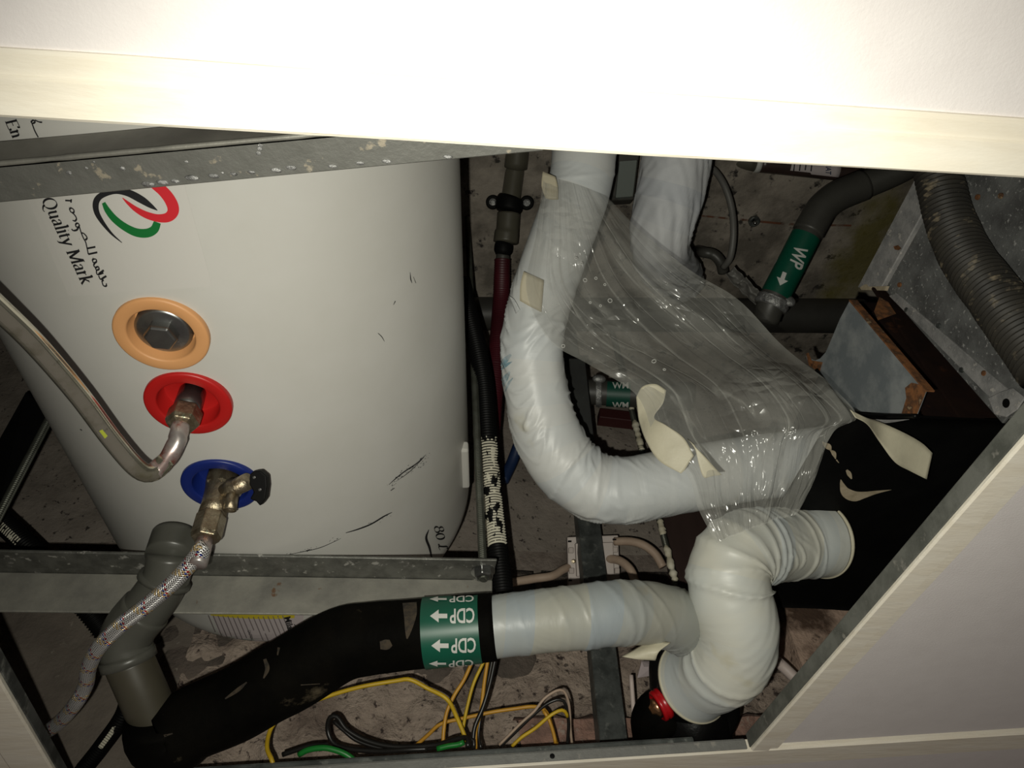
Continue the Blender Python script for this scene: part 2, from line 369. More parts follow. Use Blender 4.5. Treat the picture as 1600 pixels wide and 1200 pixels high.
def prism(poly, th):
    """planar polygon (world points) extruded by vector th"""
    th = V(th); n = len(poly); poly = [V(p) for p in poly]
    v = poly+[p+th for p in poly]
    nr = V((0, 0, 0))
    for i in range(n): nr += (poly[i]-poly[0]).cross(poly[(i+1) % n]-poly[0])
    f = [tuple(range(n)), tuple(range(n, 2*n))[::-1]]+[(i, i+n, (i+1) % n+n, (i+1) % n) for i in range(n)]
    if nr.dot(th) > 0: f = [q[::-1] for q in f]
    return v, f
def boxv(c, hx, hy, hz):
    """box from centre and three half-axis vectors"""
    c, hx, hy, hz = map(V, (c, hx, hy, hz))
    return prism([c-hx-hy-hz, c+hx-hy-hz, c+hx+hy-hz, c-hx+hy-hz], hz*2)
def box(x0, x1, y0, y1, z0, z1): return prism([(x0,y0,z0), (x1,y0,z0), (x1,y1,z0), (x0,y1,z0)], (0, 0, z1-z0))
def bevel(o, wdt, seg=2):
    b = o.modifiers.new('bevel', 'BEVEL'); b.width = wdt; b.segments = seg; b.limit_method = 'ANGLE'; return o
def lathe(c, ax, prof, seg=40, ref=None):
    """profile [(radius, height along ax)] turned about the axis ax through c"""
    ax = V(ax).normalized(); x = (V(ref)-ax*V(ref).dot(ax)).normalized() if ref else ax.orthogonal().normalized(); y = ax.cross(x); c = V(c)
    v = []; f = []
    for r, h in prof:
        for k in range(seg): a = 2*pi*k/seg; v.append(c+ax*h+(x*cos(a)+y*sin(a))*r)
    m = len(prof)
    for i in range(m-1):
        for k in range(seg): k2 = (k+1) % seg; f.append((i*seg+k, i*seg+k2, (i+1)*seg+k2, (i+1)*seg+k))
    f.append(tuple(range(seg))[::-1]); f.append(tuple((m-1)*seg+k for k in range(seg)))
    return v, f
def ball(c, r, seg=16, squash=(1, 1, 1)):
    c = V(c); prof = [(r*sin(pi*i/10), -r*cos(pi*i/10)) for i in range(11)]
    v, f = lathe((0, 0, 0), (0, 0, 1), [(max(a, 1e-5), h) for a, h in prof], seg)
    return [c+V((p.x*squash[0], p.y*squash[1], p.z*squash[2])) for p in v], f

def bvh_of(*objs):
    vs = []; fs = []
    for o in objs:
        n = len(vs); M = ORG[o.parent.name] if o.parent else ORG[o.name]
        vs += [v.co+M for v in o.data.vertices]; fs += [[i+n for i in p.vertices] for p in o.data.polygons]
    return BVHTree.FromPolygons(vs, fs)
def decal(name, pts2, faces, target, m, parent, off=.0006, fine=0):
    """flat print laid on a surface that is already built: each corner is dropped onto it and lifted by the ink's thickness"""
    if fine:
        bm = bmesh.new(); bv = [bm.verts.new((x, y, 0)) for x, y in pts2]
        for q in faces:
            try: bm.faces.new([bv[i] for i in q])
            except ValueError: pass
        bmesh.ops.triangulate(bm, faces=bm.faces[:])
        for _ in range(4):
            es = [e for e in bm.edges if e.calc_length() > fine]
            if not es: break
            bmesh.ops.subdivide_edges(bm, edges=es, cuts=1); bmesh.ops.triangulate(bm, faces=[q for q in bm.faces if len(q.verts) > 3])
        bm.verts.index_update(); pts2 = [(q.co.x, q.co.y) for q in bm.verts]; faces = [tuple(q.index for q in fc_.verts) for fc_ in bm.faces]; bm.free()
    vs = []; ok = []
    for x, y in pts2:
        h = target.ray_cast(V((0, 0, 0)), ray(x, y).normalized())
        if h[0] is None: vs.append(V((0, 0, 0))); ok.append(False)
        else:
            nn = h[1] if h[1].dot(h[0]) < 0 else -h[1]
            vs.append(h[0]+nn*off); ok.append(True)
    fs = [f for f in faces if all(ok[i] for i in f)]
    zs = sorted(vs[i].dot(FW) for f in fs for i in f)
    if not fs: return None
    mid = zs[len(zs)//2]
    used = sorted({i for f in fs for i in f}); mp = {i: k for k, i in enumerate(used)}
    return obj(name, [vs[i] for i in used], [tuple(mp[i] for i in f) for f in fs], m, parent)

# 2-D shapes for prints
def ribbon2(pts, widths, step=2.0):
    """stroke with round-ish width along a smooth line in the print's plane"""
    S = catmull([[x, y, 0, wd] for (x, y), wd in zip(pts, widths)], step); v = []; f = []
    n = len(S)
    for i, (x, y, _, wd) in enumerate(S):
        a = S[max(i-1, 0)]; b = S[min(i+1, n-1)]; dx, dy = b[0]-a[0], b[1]-a[1]; l = hypot(dx, dy) or 1
        v += [(x-dy/l*wd/2, y+dx/l*wd/2), (x+dy/l*wd/2, y-dx/l*wd/2)]
    f = [(2*i, 2*i+1, 2*i+3, 2*i+2) for i in range(n-1)]
    return v, f
class Flat:
    def __init__(s): s.v = []; s.f = []
    def add(s, v, f): n = len(s.v); s.v += v; s.f += [tuple(i+n for i in q) for q in f]; return s
    def map(s, fn): s.v = [fn(*p) for p in s.v]; return s
def nib(lines, wd=.13, ang=0.0, hair=.04, step=.03):
    """pen lettering: a broad nib held at a fixed angle, thick stems and thin hairlines"""
    F_ = Flat(); nx, ny = cos(ang)*wd/2, sin(ang)*wd/2
    for ln in lines:
        S = catmull([[x, y, 0] for x, y in ln], step) if len(ln) > 2 else [[ln[0][0]+(ln[1][0]-ln[0][0])*k/4, ln[0][1]+(ln[1][1]-ln[0][1])*k/4, 0] for k in range(5)]
        v = []
        for i, p in enumerate(S):
            a = S[max(i-1, 0)]; b = S[min(i+1, len(S)-1)]; dx, dy = b[0]-a[0], b[1]-a[1]; l = hypot(dx, dy) or 1
            px, py = -dy/l, dx/l
            t = abs(px*nx*2/wd+py*ny*2/wd)*wd; t = max(t, hair)/2
            v += [(p[0]+px*t, p[1]+py*t), (p[0]-px*t, p[1]-py*t)]
        F_.add(v, [(2*i, 2*i+1, 2*i+3, 2*i+2) for i in range(len(S)-1)])
    return F_
def arc(cx, cy, rx, ry, a0, a1, n=14): return [(cx+rx*cos(radians(a0+(a1-a0)*k/n)), cy+ry*sin(radians(a0+(a1-a0)*k/n))) for k in range(n+1)]
# upright book letters, baseline 0, x-height .45, cap .68 ; (strokes, advance)
SER = .055
def ser(x, y, h=.09): return [(x-h, y), (x+h, y)]
GL = {
 'Q': ([arc(.34,.34,.29,.35,0,360,24), [(.33,.02),(.45,-.10),(.62,-.17),(.72,-.13)]], .74),
 'u': ([[(.02,.44),(.10,.45),(.10,.12),(.17,.02),(.28,.03),(.38,.12)], [(.38,.45),(.38,.0),(.46,.01)], [(.30,.44),(.38,.45)]], .50),
 'a': ([[(.07,.36),(.16,.45),(.29,.42),(.31,.30),(.31,.06),(.36,.01),(.42,.04)], [(.31,.28),(.12,.20),(.06,.10),(.12,.01),(.23,.03),(.31,.12)]], .43),
 'l': ([[(.02,.67),(.11,.68),(.11,.0)], ser(.11,.0)], .23),
 'i': ([[(.02,.44),(.11,.45),(.11,.0)], ser(.11,.0), [(.09,.62),(.13,.62)]], .24),
 't': ([[(.11,.58),(.11,.10),(.16,.01),(.26,.04)], [(.01,.43),(.25,.43)]], .29),
 'y': ([[(.06,.44),(.22,.03)], [(.40,.44),(.22,.03),(.13,-.16),(.04,-.19)], ser(.06,.44,.07), ser(.40,.44,.06)], .47),
 'M': ([[(.10,.67),(.10,.0)], [(.10,.67),(.38,.02)], [(.38,.02),(.66,.67)], [(.68,.67),(.68,.0)], ser(.10,.0), ser(.69,.0), ser(.07,.67,.07), ser(.71,.67,.07)], .80),
 'r': ([[(.02,.44),(.11,.45),(.11,.0)], [(.11,.30),(.20,.43),(.31,.43)], ser(.11,.0)], .33),
 'k': ([[(.02,.67),(.11,.68),(.11,.0)], [(.11,.18),(.34,.43)], [(.19,.25),(.40,.0)], ser(.11,.0), ser(.34,.43,.07), ser(.40,.0,.07)], .49),
 'E': ([[(.12,.67),(.12,.0)], [(.03,.67),(.50,.67),(.50,.54)], [(.03,.0),(.52,.0),(.54,.15)], [(.12,.35),(.38,.35)]], .60),
 'n': ([[(.02,.44),(.11,.45),(.11,.0)], [(.11,.32),(.22,.44),(.33,.42),(.37,.30),(.37,.0)], ser(.11,.0), ser(.37,.0)], .49),
 '8': ([arc(.24,.51,.15,.16,0,360,18), arc(.24,.17,.20,.18,0,360,18)], .50),
 '0': ([arc(.24,.30,.19,.31,0,360,22)], .50),
 'L': ([[(.38,.58),(.30,.66),(.22,.60),(.20,.30),(.14,.06),(.05,.02),(.03,.08),(.12,.09),(.25,.0),(.42,.06)]], .46),
 ' ': ([], .26)}
def lettering(txt, wd=.12, hair=.035, slant=0.0):
    F_ = Flat(); x = 0
    for ch in txt:
        st, adv = GL[ch]
        if st:
            g = nib(st, wd, 0.15, hair); F_.add([(px+x+slant*py, py) for px, py in g.v], g.f)
        x += adv
    return F_, x
def sans(txt, bold=.02):
    """plain upright sign lettering from the built-in font, as a flat triangulated shape of height about .7"""
    cu = bpy.data.curves.new('t', 'FONT'); cu.body = txt; cu.offset = bold; cu.resolution_u = 3
    o = bpy.data.objects.new('t', cu); me = o.to_mesh()
    v = [(p.co.x, p.co.y) for p in me.vertices]; f = [tuple(p.vertices) for p in me.polygons]
    o.to_mesh_clear(); bpy.data.objects.remove(o); bpy.data.curves.remove(cu)
    wd = max(p[0] for p in v)
    return Flat().add(v, f), wd
def arrow(x, y, l, h):
    return [(x,y-h*.16),(x+l*.5,y-h*.16),(x+l*.5,y+h*.16),(x,y+h*.16),(x+l*.5,y-h*.45),(x+l,y),(x+l*.5,y+h*.45)], [(0,1,2,3),(4,5,6)]
def place(F_, o, ux, uy):
    """put a flat shape in the picture's frame: origin o, unit vectors ux (reading direction) and uy (letter up), pixels"""
    return F_.map(lambda x, y: (o[0]+ux[0]*x+uy[0]*y, o[1]+ux[1]*x+uy[1]*y))
def grid2(q, nu, nv):
    """bilinear patch of a quad q = [tl, tr, br, bl]"""
    v = []; f = []
    for j in range(nv+1):
        for i in range(nu+1):
            s, t = i/nu, j/nv
            v.append(tuple((1-s)*(1-t)*q[0][k]+s*(1-t)*q[1][k]+s*t*q[2][k]+(1-s)*t*q[3][k] for k in (0, 1)))
    for j in range(nv):
        for i in range(nu): a = j*(nu+1)+i; f.append((a, a+1, a+nu+2, a+nu+1))
    return v, f

# ================================================================= THE SETTING
def isect(a, b, c, d):
    (x1, y1), (x2, y2), (x3, y3), (x4, y4) = [(p.x, p.y) for p in (a, b, c, d)]
    den = (x1-x2)*(y3-y4)-(y1-y2)*(x3-x4)
    A = x1*y2-y1*x2; B = x3*y4-y3*x4
    return V(((A*(x3-x4)-(x1-x2)*B)/den, (A*(y3-y4)-(y1-y2)*B)/den, a.z))
ZC = .300                                                           # underside of the hatch trim
na, nb = onz(0, 185, ZC), onz(1600, 280, ZC)
fa, fb = onz(900, 1191, ZC), onz(1600, 1147, ZC)
ra, rb = onz(1175, 1172, ZC), onz(1600, 690, ZC)
la, lb = onz(0, 1065, ZC), onz(80, 1200, ZC)
NL, NR = isect(na, nb, la, lb), isect(na, nb, ra, rb)
FL, FR = isect(fa, fb, la, lb), isect(fa, fb, ra, rb)
dn = (nb-na).normalized(); df = (fb-fa).normalized(); dr = (ra-rb).normalized(); dl = (lb-la).normalized()
on, of = V((dn.y, -dn.x, 0)), V((-df.y, df.x, 0))                   # outward sides
orr, ol = V((dr.y, -dr.x, 0)), V((-dl.y, dl.x, 0))
up = V((0, 0, 1))

# upper slab, back wall, side walls of the void
def rough_grid(name, o, ex, ey, nx, ny, amp, m, sc_=9, parent=None):
    o, ex, ey = V(o), V(ex), V(ey); nn = ex.cross(ey).normalized(); v = []; f = []
    for j in range(ny+1):
        for i in range(nx+1):
            p = o+ex*(i/nx)+ey*(j/ny); v.append(p+nn*amp*noise.fractal(p*sc_, 1, 2, 4))
    for j in range(ny):
        for i in range(nx): a = j*(nx+1)+i; f.append((a, a+1, a+nx+2, a+nx+1))
    return obj(name, v, f, m, parent, True)
slab = struct(rough_grid('ceiling_slab', (-1.4, -.6, 1.15), (0, 1.75, 0), (3.2, 0, 0), 90, 150, .006, 'soffit'))
wall = struct(obj('wall_back', *box(-1.4, 1.8, 1.016, 1.12, .22, 1.17), 'mortar'))
rough_grid('plaster_coat', (-1.4, 1.004, .702), (3.2, 0, 0), (0, 0, .47), 170, 26, .006, 'plaster', 14, wall)
def soft(m, scale, a, z):
    N = m.node_tree.nodes; L = m.node_tree.links; tc = N.new('ShaderNodeTexCoord'); n = N.new('ShaderNodeTexNoise'); n.inputs['Scale'].default_value = scale; n.inputs['Detail'].default_value = 8; L.new(tc.outputs['Object'], n.inputs['Vector'])
    r = N.new('ShaderNodeMapRange'); r.inputs[1].default_value = a; r.inputs[2].default_value = z; L.new(n.outputs['Fac'], r.inputs[0]); L.new(r.outputs[0], N['Principled BSDF'].inputs['Alpha'])
def stain(m, c, size, col, o):
    """one soft-edged stain at a place on the surface"""
    N = m.node_tree.nodes; L = m.node_tree.links; b = N['Principled BSDF']; old = b.inputs['Base Color'].links[0].from_socket
    tc = N.new('ShaderNodeTexCoord'); mp = N.new('ShaderNodeMapping'); mp.vector_type = 'TEXTURE'; mp.inputs['Location'].default_value = c-o; mp.inputs['Scale'].default_value = size; L.new(tc.outputs['Object'], mp.inputs[0])
    g = N.new('ShaderNodeTexGradient'); g.gradient_type = 'SPHERICAL'; L.new(mp.outputs[0], g.inputs[0])
    n = N.new('ShaderNodeTexNoise'); n.inputs['Scale'].default_value = 24; n.inputs['Detail'].default_value = 7; L.new(tc.outputs['Object'], n.inputs['Vector'])
    k = N.new('ShaderNodeMath'); k.operation = 'MULTIPLY'; L.new(g.outputs['Fac'], k.inputs[0]); L.new(n.outputs['Fac'], k.inputs[1])
    r = N.new('ShaderNodeMapRange'); r.inputs[1].default_value = .12; r.inputs[2].default_value = .38; r.inputs[4].default_value = .85; L.new(k.outputs[0], r.inputs[0])
    x = N.new('ShaderNodeMix'); x.data_type = 'RGBA'; L.new(r.outputs[0], x.inputs[0]); L.new(old, x.inputs[6]); x.inputs[7].default_value = (*col, 1); L.new(x.outputs[2], b.inputs['Base Color'])
stain(MATS['soffit'], onz(1352, 390, 1.15), (.09, .26, .2), (.135, .115, .02), ORG[slab.name])
SLB = bvh_of(slab)
rl_ = mat('rust_line', (.16,.06,.03), rough=.95); soft(rl_, 60, .40, .62)
v, f = ribbon2([(1090, 336), (1150, 342), (1240, 350), (1330, 352)], [2.5, 3, 3.5, 3], 4); decal('rust_line', v, f, SLB, 'rust_line', slab, .0012)
z0 = .676
for row in range(1):
    zt, zb = z0-row*.2-.005, z0-(row+1)*.2+.005
    off = .217 if row == 0 else .017
    for k in range(-4, 4):
        x0, x1 = off+k*.4+.006, off+(k+1)*.4-.006
        if x1 < -1.4 or x0 > 1.75: continue
        dy = random.uniform(-.003, .004)
        v = []; f = []; nx, nz = 22, 11
        for j in range(nz+1):
            for i in range(nx+1):
                px, pz = x0+(x1-x0)*i/nx, zb+(zt-zb)*j/nz
                e = min(i, nx-i, j, nz-j)
                v.append(V((px, 1.003+dy+(.006 if e == 0 else 0)+.007*noise.fractal(V((px, k, pz))*16, 1, 2, 4), pz)))
        for j in range(nz):
            for i in range(nx): a = j*(nx+1)+i; f.append((a, a+1, a+nx+2, a+nx+1))
        b0 = [i for i in range(nx+1)]; t0_ = [nz*(nx+1)+i for i in range(nx+1)]
        n0 = len(v); v += [V((x0, 1.02, zb)), V((x1, 1.02, zb)), V((x1, 1.02, zt)), V((x0, 1.02, zt))]
        f += [tuple(b0[::-1]+[n0, n0+1]), tuple(t0_+[n0+2, n0+3]), tuple([j*(nx+1) for j in range(nz+1)]+[n0+3, n0]), tuple([j*(nx+1)+nx for j in range(nz, -1, -1)]+[n0+1, n0+2])]
        obj('concrete_block', v, f, 'block', wall, True)
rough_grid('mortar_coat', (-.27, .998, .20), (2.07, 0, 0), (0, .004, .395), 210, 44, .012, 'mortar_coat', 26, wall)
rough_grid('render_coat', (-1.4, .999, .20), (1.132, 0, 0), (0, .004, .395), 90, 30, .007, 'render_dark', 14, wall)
rough_grid('mortar_ledge', (.16, .945, .412), (.95, 0, 0), (0, .075, .03), 60, 6, .010, 'mortar_red', 30, wall)
rough_grid('mortar_ledge_face', (.16, .945, .24), (.95, 0, 0), (0, .0, .172), 60, 10, .008, 'mortar_red', 30, wall)
obj('concrete_pier', *box(.568, .95, .955, 1.01, .37, .70), 'pier_peach', wall)
struct(obj('wall_left', *box(-1.45, -1.38, -.6, 1.1, .3, 1.17), 'plaster'))
struct(obj('wall_right', *box(1.72, 1.8, -.6, 1.1, .3, 1.17), 'plaster'))
struct(obj('wall_front', *box(-1.4, 1.8, -.66, -.6, .3, 1.17), 'plaster'))

# the boarded ceiling round the hatch, one board sheet with a hole
mbd = MB()
zb = .3045; th = (0, 0, .012)
wN, wF, wR, wL = .026, .045, .030, .055
nN = [NL-ol*0+on*.004, NR+on*.004]
def at(p, z): return V((p.x, p.y, z))
mbd.add(prism([(-1.4, -.62, zb), (1.8, -.62, zb), at(NR+dn*1.5+on*.012, zb), at(NL-dn*1.2+on*.012, zb)], th))
mbd.add(prism([at(NR+orr*.012, zb), at(NR+dn*1.5+on*.012, zb), at(FR+df*1.4-of*.006, zb), at(FR+orr*.012-of*.006, zb)], th))
mbd.add(prism([at(NL-dn*1.2+on*.012, zb), at(NL+ol*.012, zb), at(FL+ol*.012-of*.006, zb), at(FL-df*1.1-of*.006, zb)], th))
mbd.add(prism([at(FL-df*1.1+of*.02, zb), at(FR+df*1.4+of*.02, zb), at(FR+df*1.4+of*.30, zb), at(FL-df*1.1+of*.30, zb)], th))
struct(mbd.build('ceiling', 'board_white'))
def trim(name, a, b, out, wd, h=.012):
    """strip with a small step and rounded arris, inner edge a-b"""
    a, b = at(a, ZC), at(b, ZC); prof = [(0, .0015), (.0015, 0), (wd*.62, 0), (wd*.66, .0012), (wd-.002, .0012), (wd, .003), (wd, h), (0, h)]
    n = 26; v = []; f = []
    for i in range(n+1):
        p = a+(b-a)*(i/n)
        for k, (o, z) in enumerate(prof):
            wv = .0005*noise.noise(p*30+V((k, 0, 0)))
            v.append(p+out*(o+wv)+up*(z+wv*.6))
    m = len(prof)
    for i in range(n):
        for k in range(m): f.append((i*m+k, i*m+(k+1) % m, (i+1)*m+(k+1) % m, (i+1)*m+k))
    f += [tuple(range(m)), tuple(n*m+k for k in range(m))[::-1]]
    return struct(obj(name, v, f, 'trim_white'))
trim('trim_1', NL-dn*.9, NR+dn*1.2, on, wN)
trim('trim_2', FL-df*.9, FR+df*1.2, of, wF)
trim('trim_3', NR, FR-dr*.001, orr, wR)
trim('trim_4', NL, FL-dl*.001, ol, wL)

# galvanised channel lining the hatch
hf = thing('hatch_frame', 'galvanised metal channel lining the far, right and left edges of the ceiling hatch', 'frame', FR)
def strip(a, b, inn, z0_, z1_, t=.0016, lip=.010, nm='frame_rail', m='galv'):
    mb = MB()
    mb.add(prism([at(a, z0_), at(b, z0_), at(b, z1_), at(a, z1_)], inn*t))
    mb.add(prism([at(a, z1_), at(b, z1_), at(b-inn*lip, z1_), at(a-inn*lip, z1_)], (0, 0, t)))
    return bevel(mb.build(nm, m, hf), .0006, 1)
strip(FR-dr*.006-orr*.0022, NR-orr*.0022, -orr, .3012, .3150, nm='right_rail', m='galv_rail')
strip(FL+of*-.0022, FR-df*.004-of*.0022, -of, .3012, .3108, nm='far_rail')
strip(FL+of*.004, FR-df*.055+of*.004, -of, .3108, .3182, nm='far_channel', m='galv_dark')
strip(NL-ol*.0022, FL-ol*.0022, -ol, .3012, .3120, nm='left_rail', m='galv_dark')  # dark metal on this side stands in for the shadow along the left edge

sx_ = (FL+FR)*.5+df*.135-of*.0038
obj('rail_screw', *lathe(at(sx_, .3058), -of, [(.0026, -.001), (.0026, .0006), (.0012, .001)], 12), 'black_plastic', hf)

# ================================================================= WATER HEATER
YAW = .113; HD = V((sin(YAW), cos(YAW), 0)); HN = V((cos(YAW), -sin(YAW), 0)); HC = V((-.2254, 0, .680)); HR = .225
def hp(t, ang, r=HR): a = radians(ang); return HC+HD*t+HN*(r*sin(a))-up*(r*cos(a))
ht = thing('water_heater', 'large white horizontal cylinder water heater resting on two angle bars', 'water heater', hp(.45, 0))
ports = [(.3894, .37), (.4608, .52), (.5623, .81)]
ts = []; t = .055
prof = [(.0001, .035), (.10, .036), (.16, .040), (.19, .047), (.208, .058), (.219, .074), (.2245, .095)]
t = .10
while t < .826: prof.append((HR, t)); t += .005
for k in range(1, 9): a = pi/2*k/8; prof.append((HR-.048+.048*cos(a), .828+.048*sin(a)))
prof += [(.14, .884), (.07, .889), (.0001, .890)]
SEG = 256; v = []; f = []
for r, t in prof:
    for k in range(SEG): v.append(hp(t, 360*k/SEG, r))
pc = [hp(*q) for q in ports]
for i in range(len(prof)-1):
    for k in range(SEG):
        k2 = (k+1) % SEG; q = (i*SEG+k, (i+1)*SEG+k, (i+1)*SEG+k2, i*SEG+k2)
        c = (v[q[0]]+v[q[2]])/2
        if any((c-p).length < .0275 for p in pc): continue
        f.append(q)
shell = obj('shell', v, f, 'enamel', ht, True)
HB = bvh_of(shell)
for (t, a), m in zip(ports, ('orange_plastic', 'red_plastic', 'blue_plastic')):
    o = obj('port_collar', *lathe(hp(t, a), (0, 0, -1), [(1e-4, -.015), (.0225, -.015), (.0238, .0015), (.0248, .0028), (.0325, .0028), (.0338, .0018), (.0338, -.004), (.031, -.006), (.027, -.018), (1e-4, -.0182)], 56, HD), m, ht, True)
    o['label'] = {'o': 'orange plastic port collar', 'r': 'red plastic port collar', 'b': 'blue plastic port collar'}[m[0]]
    bevel(o, .0004, 1)
mb = MB().add(lathe(pc[0], (0, 0, -1), [(1e-4, -.013), (.0195, -.013), (.0205, -.011), (.0205, -.004), (.0185, -.0022), (.0125, -.0018), (.0118, -.0016)], 48, HD))
plug = mb.build('drain_plug', 'steel_dark', ht, True); plug['label'] = 'dark steel hexagonal plug in the orange collar'; bevel(plug, .0005, 1)
hx = bevel(obj('plug_hexagon', *lathe(pc[0], (0, 0, -1), [(.0122, -.006), (.0122, .0045), (.0108, .0062)], 6, HD+HN*.35), 'steel_dark', plug), .0006, 1)
for s, ang, t in ((-1, -114, .60), (1, 76, .745)):                   # hanger tabs on the flanks
    c = hp(t, ang, HR+(.010 if s < 0 else .0005))
    o = bevel(obj('mounting_tab', *boxv(c, HN*(.012 if s < 0 else .006), HD*.036, up*.008), 'enamel', ht), .003, 2)
# prints on the enamel
def Z(sx, sy, k=4.0, ox=0, oy=150): return ox+sx/k, oy+sy/k
sv, sf = grid2([(38, 296), (288, 286), (332, 447), (108, 462)], 24, 14)
stk = decal('quality_sticker', sv, sf, HB, 'sticker_film', ht, .0005); stk['label'] = 'pale rectangular sticker with emblem and lettering'
def logo(name, pts, ws, m):
    v, f = ribbon2([Z(*p) for p in pts], [q/4 for q in ws], 1.5)
    return decal(name, v, f, HB, m, stk, .0010)
logo('emblem_red_loop', [(768,632),(800,662),(850,702),(915,738),(985,758),(1045,755),(1078,728),(1082,690),(1060,640),(1020,590),(965,545)], [4,18,32,42,48,60,70,72,70,66,60], 'print_red')
logo('emblem_green_loop', [(650,662),(675,710),(720,765),(785,815),(855,848),(920,852),(965,830),(985,785)], [22,36,42,46,52,56,54,46], 'print_green')
logo('emblem_black_swoosh', [(765,912),(700,855),(640,780),(606,715),(605,655),(640,615),(720,590),(800,600),(880,640),(940,680),(985,710)], [4,14,26,34,40,38,36,44,46,30,4], 'print_black')
L1, wid = lettering('Quality Mark', .125, .04)
a0, a1 = Z(300, 645), Z(556, 1182)
s = hypot(a1[0]-a0[0], a1[1]-a0[1])/wid; ux = ((a1[0]-a0[0])/wid, (a1[1]-a0[1])/wid); uy = (s*.98, -s*.20)
a0 = (a0[0]-ux[0]*.10-uy[0]*.28, a0[1]-ux[1]*.10-uy[1]*.28)
place(L1, a0, ux, uy); decal('quality_lettering', L1.v, L1.f, HB, 'print_black', stk, .0010)
L2, wid = lettering('En', .125, .04)
place(L2, Z(38, 152), (11.5, 25.5), (24.5, -6)); decal('energy_lettering', L2.v, L2.f, HB, 'print_black', ht, .0010)
arab = [[(412,648),(450,650)], [(450,640),(448,662)], [(442,712),(440,700),(452,696),(466,708),(464,724),(450,722),(442,712)], [(436,690),(437,690.1)], [(446,688),(447,688.1)],
        [(452,722),(470,738),(482,760),(474,776),(458,772)], [(500,800),(490,790),(478,796),(480,812),(496,814),(500,800)], [(496,812),(484,832),(462,836),(452,826)],
        [(500,812),(512,850),(526,884),(540,910),(549,950)], [(512,850),(530,856),(548,880),(538,896)], [(500,888),(501,888.1)],
        [(549,948),(600,938)], [(556,984),(612,972)], [(549,948),(556,984)], [(592,1012),(582,1020),(588,1036),(604,1034),(606,1018),(592,1012)], [(584,1004),(585,1004.1)], [(598,1034),(590,1054),(600,1068)], [(600,1068),(618,1062),(622,1078),(606,1082),(600,1068)],
        [(606,1082),(612,1110),(650,1100)], [(622,1106),(652,1084)], [(620,1118),(632,1140),(652,1130),(668,1120)], [(640,1150),(650,1180),(668,1182),(668,1166)], [(652,1146),(640,1150)]]
A1 = nib(arab, 13.5, .9, 7, 5); A1.map(lambda x, y: Z(x, y)); decal('arabic_lettering', A1.v, A1.f, HB, 'print_black', stk, .0010)
A2 = nib([[(205,150),(200,160),(212,166),(224,158),(216,148),(205,150)], [(222,146),(250,158),(268,160)], [(205,166),(222,212),(244,254)]], 13, .9, 7, 5); A2.map(lambda x, y: Z(x, y)); decal('arabic_lettering', A2.v, A2.f, HB, 'print_black', ht, .0010)
L3, wid = lettering('80 L', .12, .04); place(L3, (677, 822), (5, 22.0), (21, -2)); decal('capacity_lettering', L3.v, L3.f, HB, 'print_black', ht, .0010)
sw, sf = ribbon2([(669,827),(665,840),(670,855),(674,872)], [1, 3.6, 3.6, 2], 1.2); decal('capacity_swoosh', sw, sf, HB, 'print_black', ht, .0010)
# rating label on the far end
v, f = grid2([(318, 925), (478, 925), (470, 1006), (352, 1014)], 30, 18); rl = decal('rating_label', v, f, HB, 'label_paper', ht, .0005)
if rl:
    rl['label'] = 'printed rating label with yellow band and fine text'
    v, f = grid2([(324, 935), (463, 935), (460, 964), (330, 960)], 26, 5)
    v = [(x, y+(3.5*(1-((x-395)/70)**2) if y > 950 else 0)) for x, y in v]; decal('yellow_band', v, f, HB, 'label_yellow', rl, .0010)
    FT = Flat()
    for k in range(17):
        x0, y0 = 326+k*7.6-(6 if k > 7 else 0), 960+3*(1-abs(k-9)/9)
        if k in (8,): continue
        for c in range(2 if k % 3 else 1):
            ln = (34, 20)[c]+random.uniform(-8, 6); yy = y0+c*26
            if k > 8 and c == 0: ln -= 6
            v, f = ribbon2([(x0+(yy-y0)*.42, yy), (x0+(yy-y0+ln)*.42, yy+ln)], [1.5, 1.5], 5); FT.add(v, f)
    decal('small_print', FT.v, FT.f, HB, 'print_grey', rl, .0010)
    g, wd = sans('CAUTION', .01); place(g, (387, 984), (5.5/wd*1, 15/wd), (6, -2)); decal('caution_lettering', g.v, g.f, HB, 'print_black', rl, .0011, fine=3.0)
    g, wd = sans('Milan', .03); place(g, (444, 963), (7.5/wd*1, 25/wd), (13.5, -3)); decal('maker_lettering', g.v, g.f, HB, 'print_black', rl, .0011, fine=3.0)
    g = nib([[(459.5,974),(461.5,977),(460,980)]], 1.2, 0, 1.2, 1); decal('accent_mark', g.v, g.f, HB, 'print_black', rl, .0011)
# scuffs
SC = Flat()
for pts, wds in [([(640,425),(641,436),(643,442)], [.6,1.6,.5]), ([(617,470),(614,476)], [1.5,.6]), ([(590,520),(596,526),(600,533)], [.8,1.2,.5]), ([(540,832),(560,826),(580,818),(600,806),(612,800)], [1,2,2.2,2,.8]),
                 ([(440,868),(470,862),(500,855),(530,842)], [.5,.9,1,.6]), ([(607,757),(618,747),(632,736),(650,724),(665,710)], [.6,1.5,1.8,1.6,.5]), ([(618,752),(640,736),(662,714)], [.4,1.1,.5]),
                 ([(610,766),(616,762)], [1.2,1]), ([(126,670),(129,672)], [1.4,1.2]), ([(645,432),(649,442)], [.5,.9]), ([(478,860),(484,858)], [1.2,1])]:
    v, f = ribbon2(pts, wds, 2); SC.add(v, f)
for k in range(60):
    t_ = random.random(); x, y = 607+60*t_+random.gauss(0, 4), 760-48*t_+random.gauss(0, 4); l = random.uniform(.6, 2.2)
    v, f = ribbon2([(x, y), (x+l, y-l*.8)], [random.uniform(.4, .9)]*2, 1.5); SC.add(v, f)
